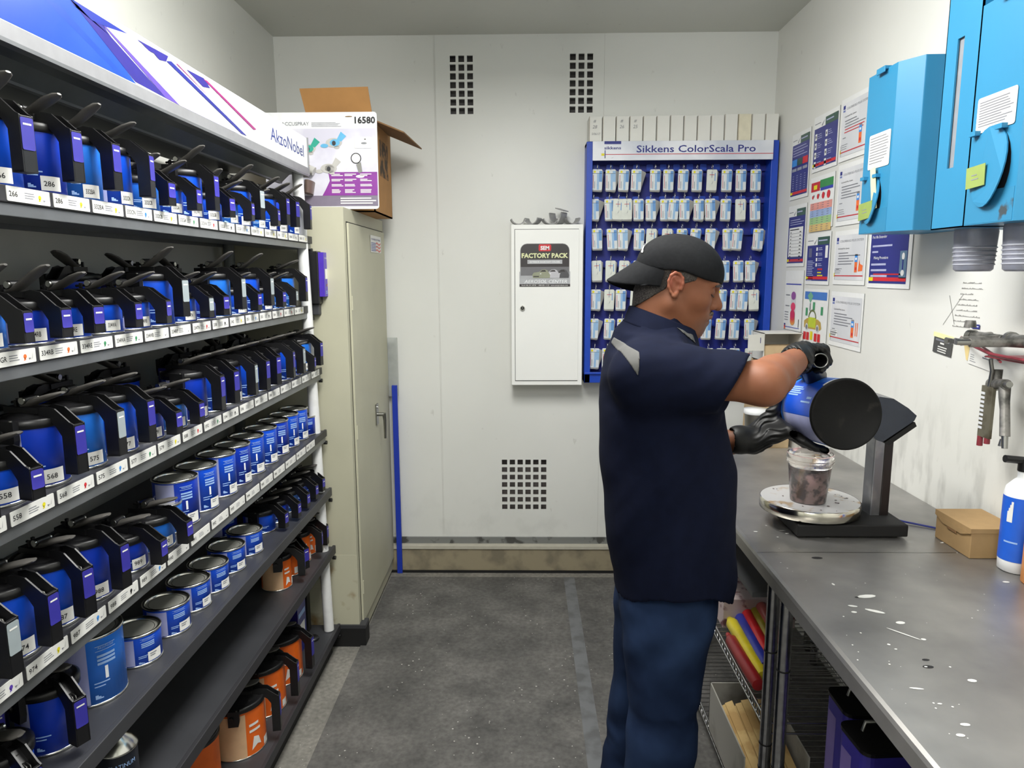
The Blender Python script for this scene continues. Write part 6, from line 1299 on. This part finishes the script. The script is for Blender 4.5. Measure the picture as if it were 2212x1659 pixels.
gl = gA-pA
b = MB(); g1 = gl+cax*.004; e1_ = vec(1, 0, 0)-cax*cax[0]; e1_ /= np.linalg.norm(e1_); e2_ = np.cross(e1_, cax); e2_ = e2_ if e2_[2] > 0 else -e2_
ringp = [tuple(g1+e1_*.0175*math.cos(2*PI*i/20)*(1.0)+e2_*.0165*math.sin(2*PI*i/20)) for i in range(21)]
def hollow(P0, P1, rx, rz, th, mat):
    vs = []; n = 24
    for (Pq, s_) in ((P0, 1.), (P1, 1.), (P1, 1-th), (P0, 1-th)):
        for i in range(n): a = 2*PI*i/n; vs.append(tuple(Pq+e1_*rx*s_*math.cos(a)+e2_*rz*s_*math.sin(a)))
    fs = [(k*n+i, k*n+(i+1) % n, ((k+1) % 4)*n+(i+1) % n, ((k+1) % 4)*n+i) for k in range(4) for i in range(n)]; b.add(vs, fs, mat, smooth=False)
hollow(g1, gl+cax*.115, .0180, .0170, .14, black); b.tube(ringp, .0013, dsteel, 6, cap=False)
tp = gl+cax*.115; b.tube([tuple(gl+cax*.10), tuple(tp+cax*.02-e2_*.010), tuple(cax*(hcn-.012)+cup_*(rc+.004)-e1_*.004)], [.0175, .020, .024], black, 14)
b.tube([tuple(gl+cax*.055-e2_*.012-e1_*.008), tuple(cax*.115+cup_*(rc-.002)-e1_*.022)], [.018, .026], black, 14, flat=1.2); b.build('grip', ptr)
# gloves
glm = M('black_nitrile', (11, 11, 12), .48, spec=.4, var=.15, scale=50, bump=.1)
def wr_f(P): return .0008*np.sin(P[:, 0]*520+P[:, 2]*400+3*np.sin(P[:, 1]*90))
g0 = gA
def bar(s_, a, r_): return g0+cax*s_+e1_*r_*math.cos(R(a))+e2_*r_*math.sin(R(a))
R_ops = []; wdir = (WR_-ER)/np.linalg.norm(WR_-ER); wc = WR_+wdir*.002; mcs = []
for i, s_ in enumerate((.020, .041, .062, .082)):                          # little finger nearest the camera
    rf = (.0088, .0098, .0102, .0098)[i]; ro = .0175+rf
    m0 = bar(s_, 128, ro+.012); p1 = bar(s_-.001, 58, ro+.009-.002*(i == 0)); p2 = bar(s_, -8, ro+.001); p3 = bar(s_, -68, ro-.001)
    R_ops += [('u', cone(m0, p1, rf+.0012, rf+.0006), .005), ('u', cone(p1, p2, rf+.0006, rf), .003), ('u', cone(p2, p3, rf, rf-.001), .003)]; mcs.append(m0)
R_ops = [('u', cone(wc-wdir*.018, wc+wdir*.020, .037, .033), .0)]+[('u', cone(wc+wdir*.012+cax*(-.012+.010*i), mcs[i], .019, .0135), .014) for i in range(4)]+R_ops
th0 = wc+wdir*.022+cax*.018-e2_*.018; R_ops += [('u', cone(th0, bar(.070, -160, .036), .017, .0125), .012), ('u', cone(bar(.070, -160, .036), bar(.085, -115, .029), .0125, .0105), .004)]
R_ops += [('u', cone(wc-wdir*.024, wc-wdir*.020, .0372, .0372), .004), ('s', cone(wc-wdir*.06, wc-wdir*.012, .0305, .0305), .001), ('d', wr_f, 0)]
solid('glove', R_ops, tuple(np.minimum(wc, g0)-.075), tuple(np.maximum(wc, g0+cax*.1)+.07), .0021, glm, man, smooth=1)
# left glove: palm under the can
cc = lambda s_, t_, r_: pA+cax*s_+(cup_*math.cos(R(t_))+np.cross(cup_, cax)*0)*r_*1.0+(-e1_)*math.sin(R(t_))*r_
lw = WL_; L_ops = [('u', cone(lw-vec(.012, 0, 0), lw+vec(.016, -.002, .0), .036, .034), 0)]
rr0 = rc+.0115
mc = [cc(.090, 117, rr0+.016), cc(.112, 116, rr0+.013), cc(.134, 114, rr0+.012), cc(.154, 110, rr0+.012)]       # little finger nearest the camera
f1 = [cc(.066, 136, rr0+.004), cc(.098, 138, rr0+.002), cc(.124, 138, rr0+.002), cc(.148, 136, rr0+.002)]
f2 = [cc(.050, 152, rr0+.004), cc(.088, 160, rr0+.002), cc(.118, 162, rr0+.002), cc(.146, 158, rr0+.002)]
f3 = [cc(.040, 162, rr0+.006), cc(.082, 174, rr0+.003), cc(.114, 178, rr0+.003), cc(.145, 172, rr0+.003)]
for i in range(4):
    rf = (.0088, .0098, .0102, .0098)[i]
    L_ops += [('u', cone(lw+vec(.012, -.016+.011*i, -.010+.004*i), mc[i], .0205, .0150), .014), ('u', cone(mc[i], f1[i], rf+.0035, rf+.001), .006), ('u', cone(f1[i], f2[i], rf+.001, rf), .003), ('u', cone(f2[i], f3[i], rf, rf-.001), .003)]
L_ops += [('u', cone(lw+vec(.020, .020, .012), cc(.165, 92, rr0+.012), .019, .0150), .016), ('u', cone(cc(.165, 92, rr0+.012), cc(.170, 70, rr0+.005), .0140, .0115), .006), ('u', cone(cc(.170, 70, rr0+.005), cc(.168, 55, rr0+.002), .0115, .0100), .003)]
def wrk(P): return .0017*np.sin((P[:, 2]-lw[2])*520-(P[:, 0]-lw[0])*300+2*np.sin(P[:, 0]*120))*np.clip((P[:, 0]-lw[0])*25, 0, 1)*np.clip((lw[0]+.085-P[:, 0])*25, 0, 1)
L_ops += [('u', cone(lw-vec(.022, 0, 0), lw-vec(.018, 0, 0), .0375, .0375), .004), ('s', cone(lw-vec(.06, 0, 0), lw-vec(.010, 0, 0), .031, .031), .001), ('d', wrk, 0)]
solid('glove', L_ops, tuple(lw-.08), tuple(lw+vec(.26, .12, .13)), .0021, glm, man, smooth=1)
del man['base']
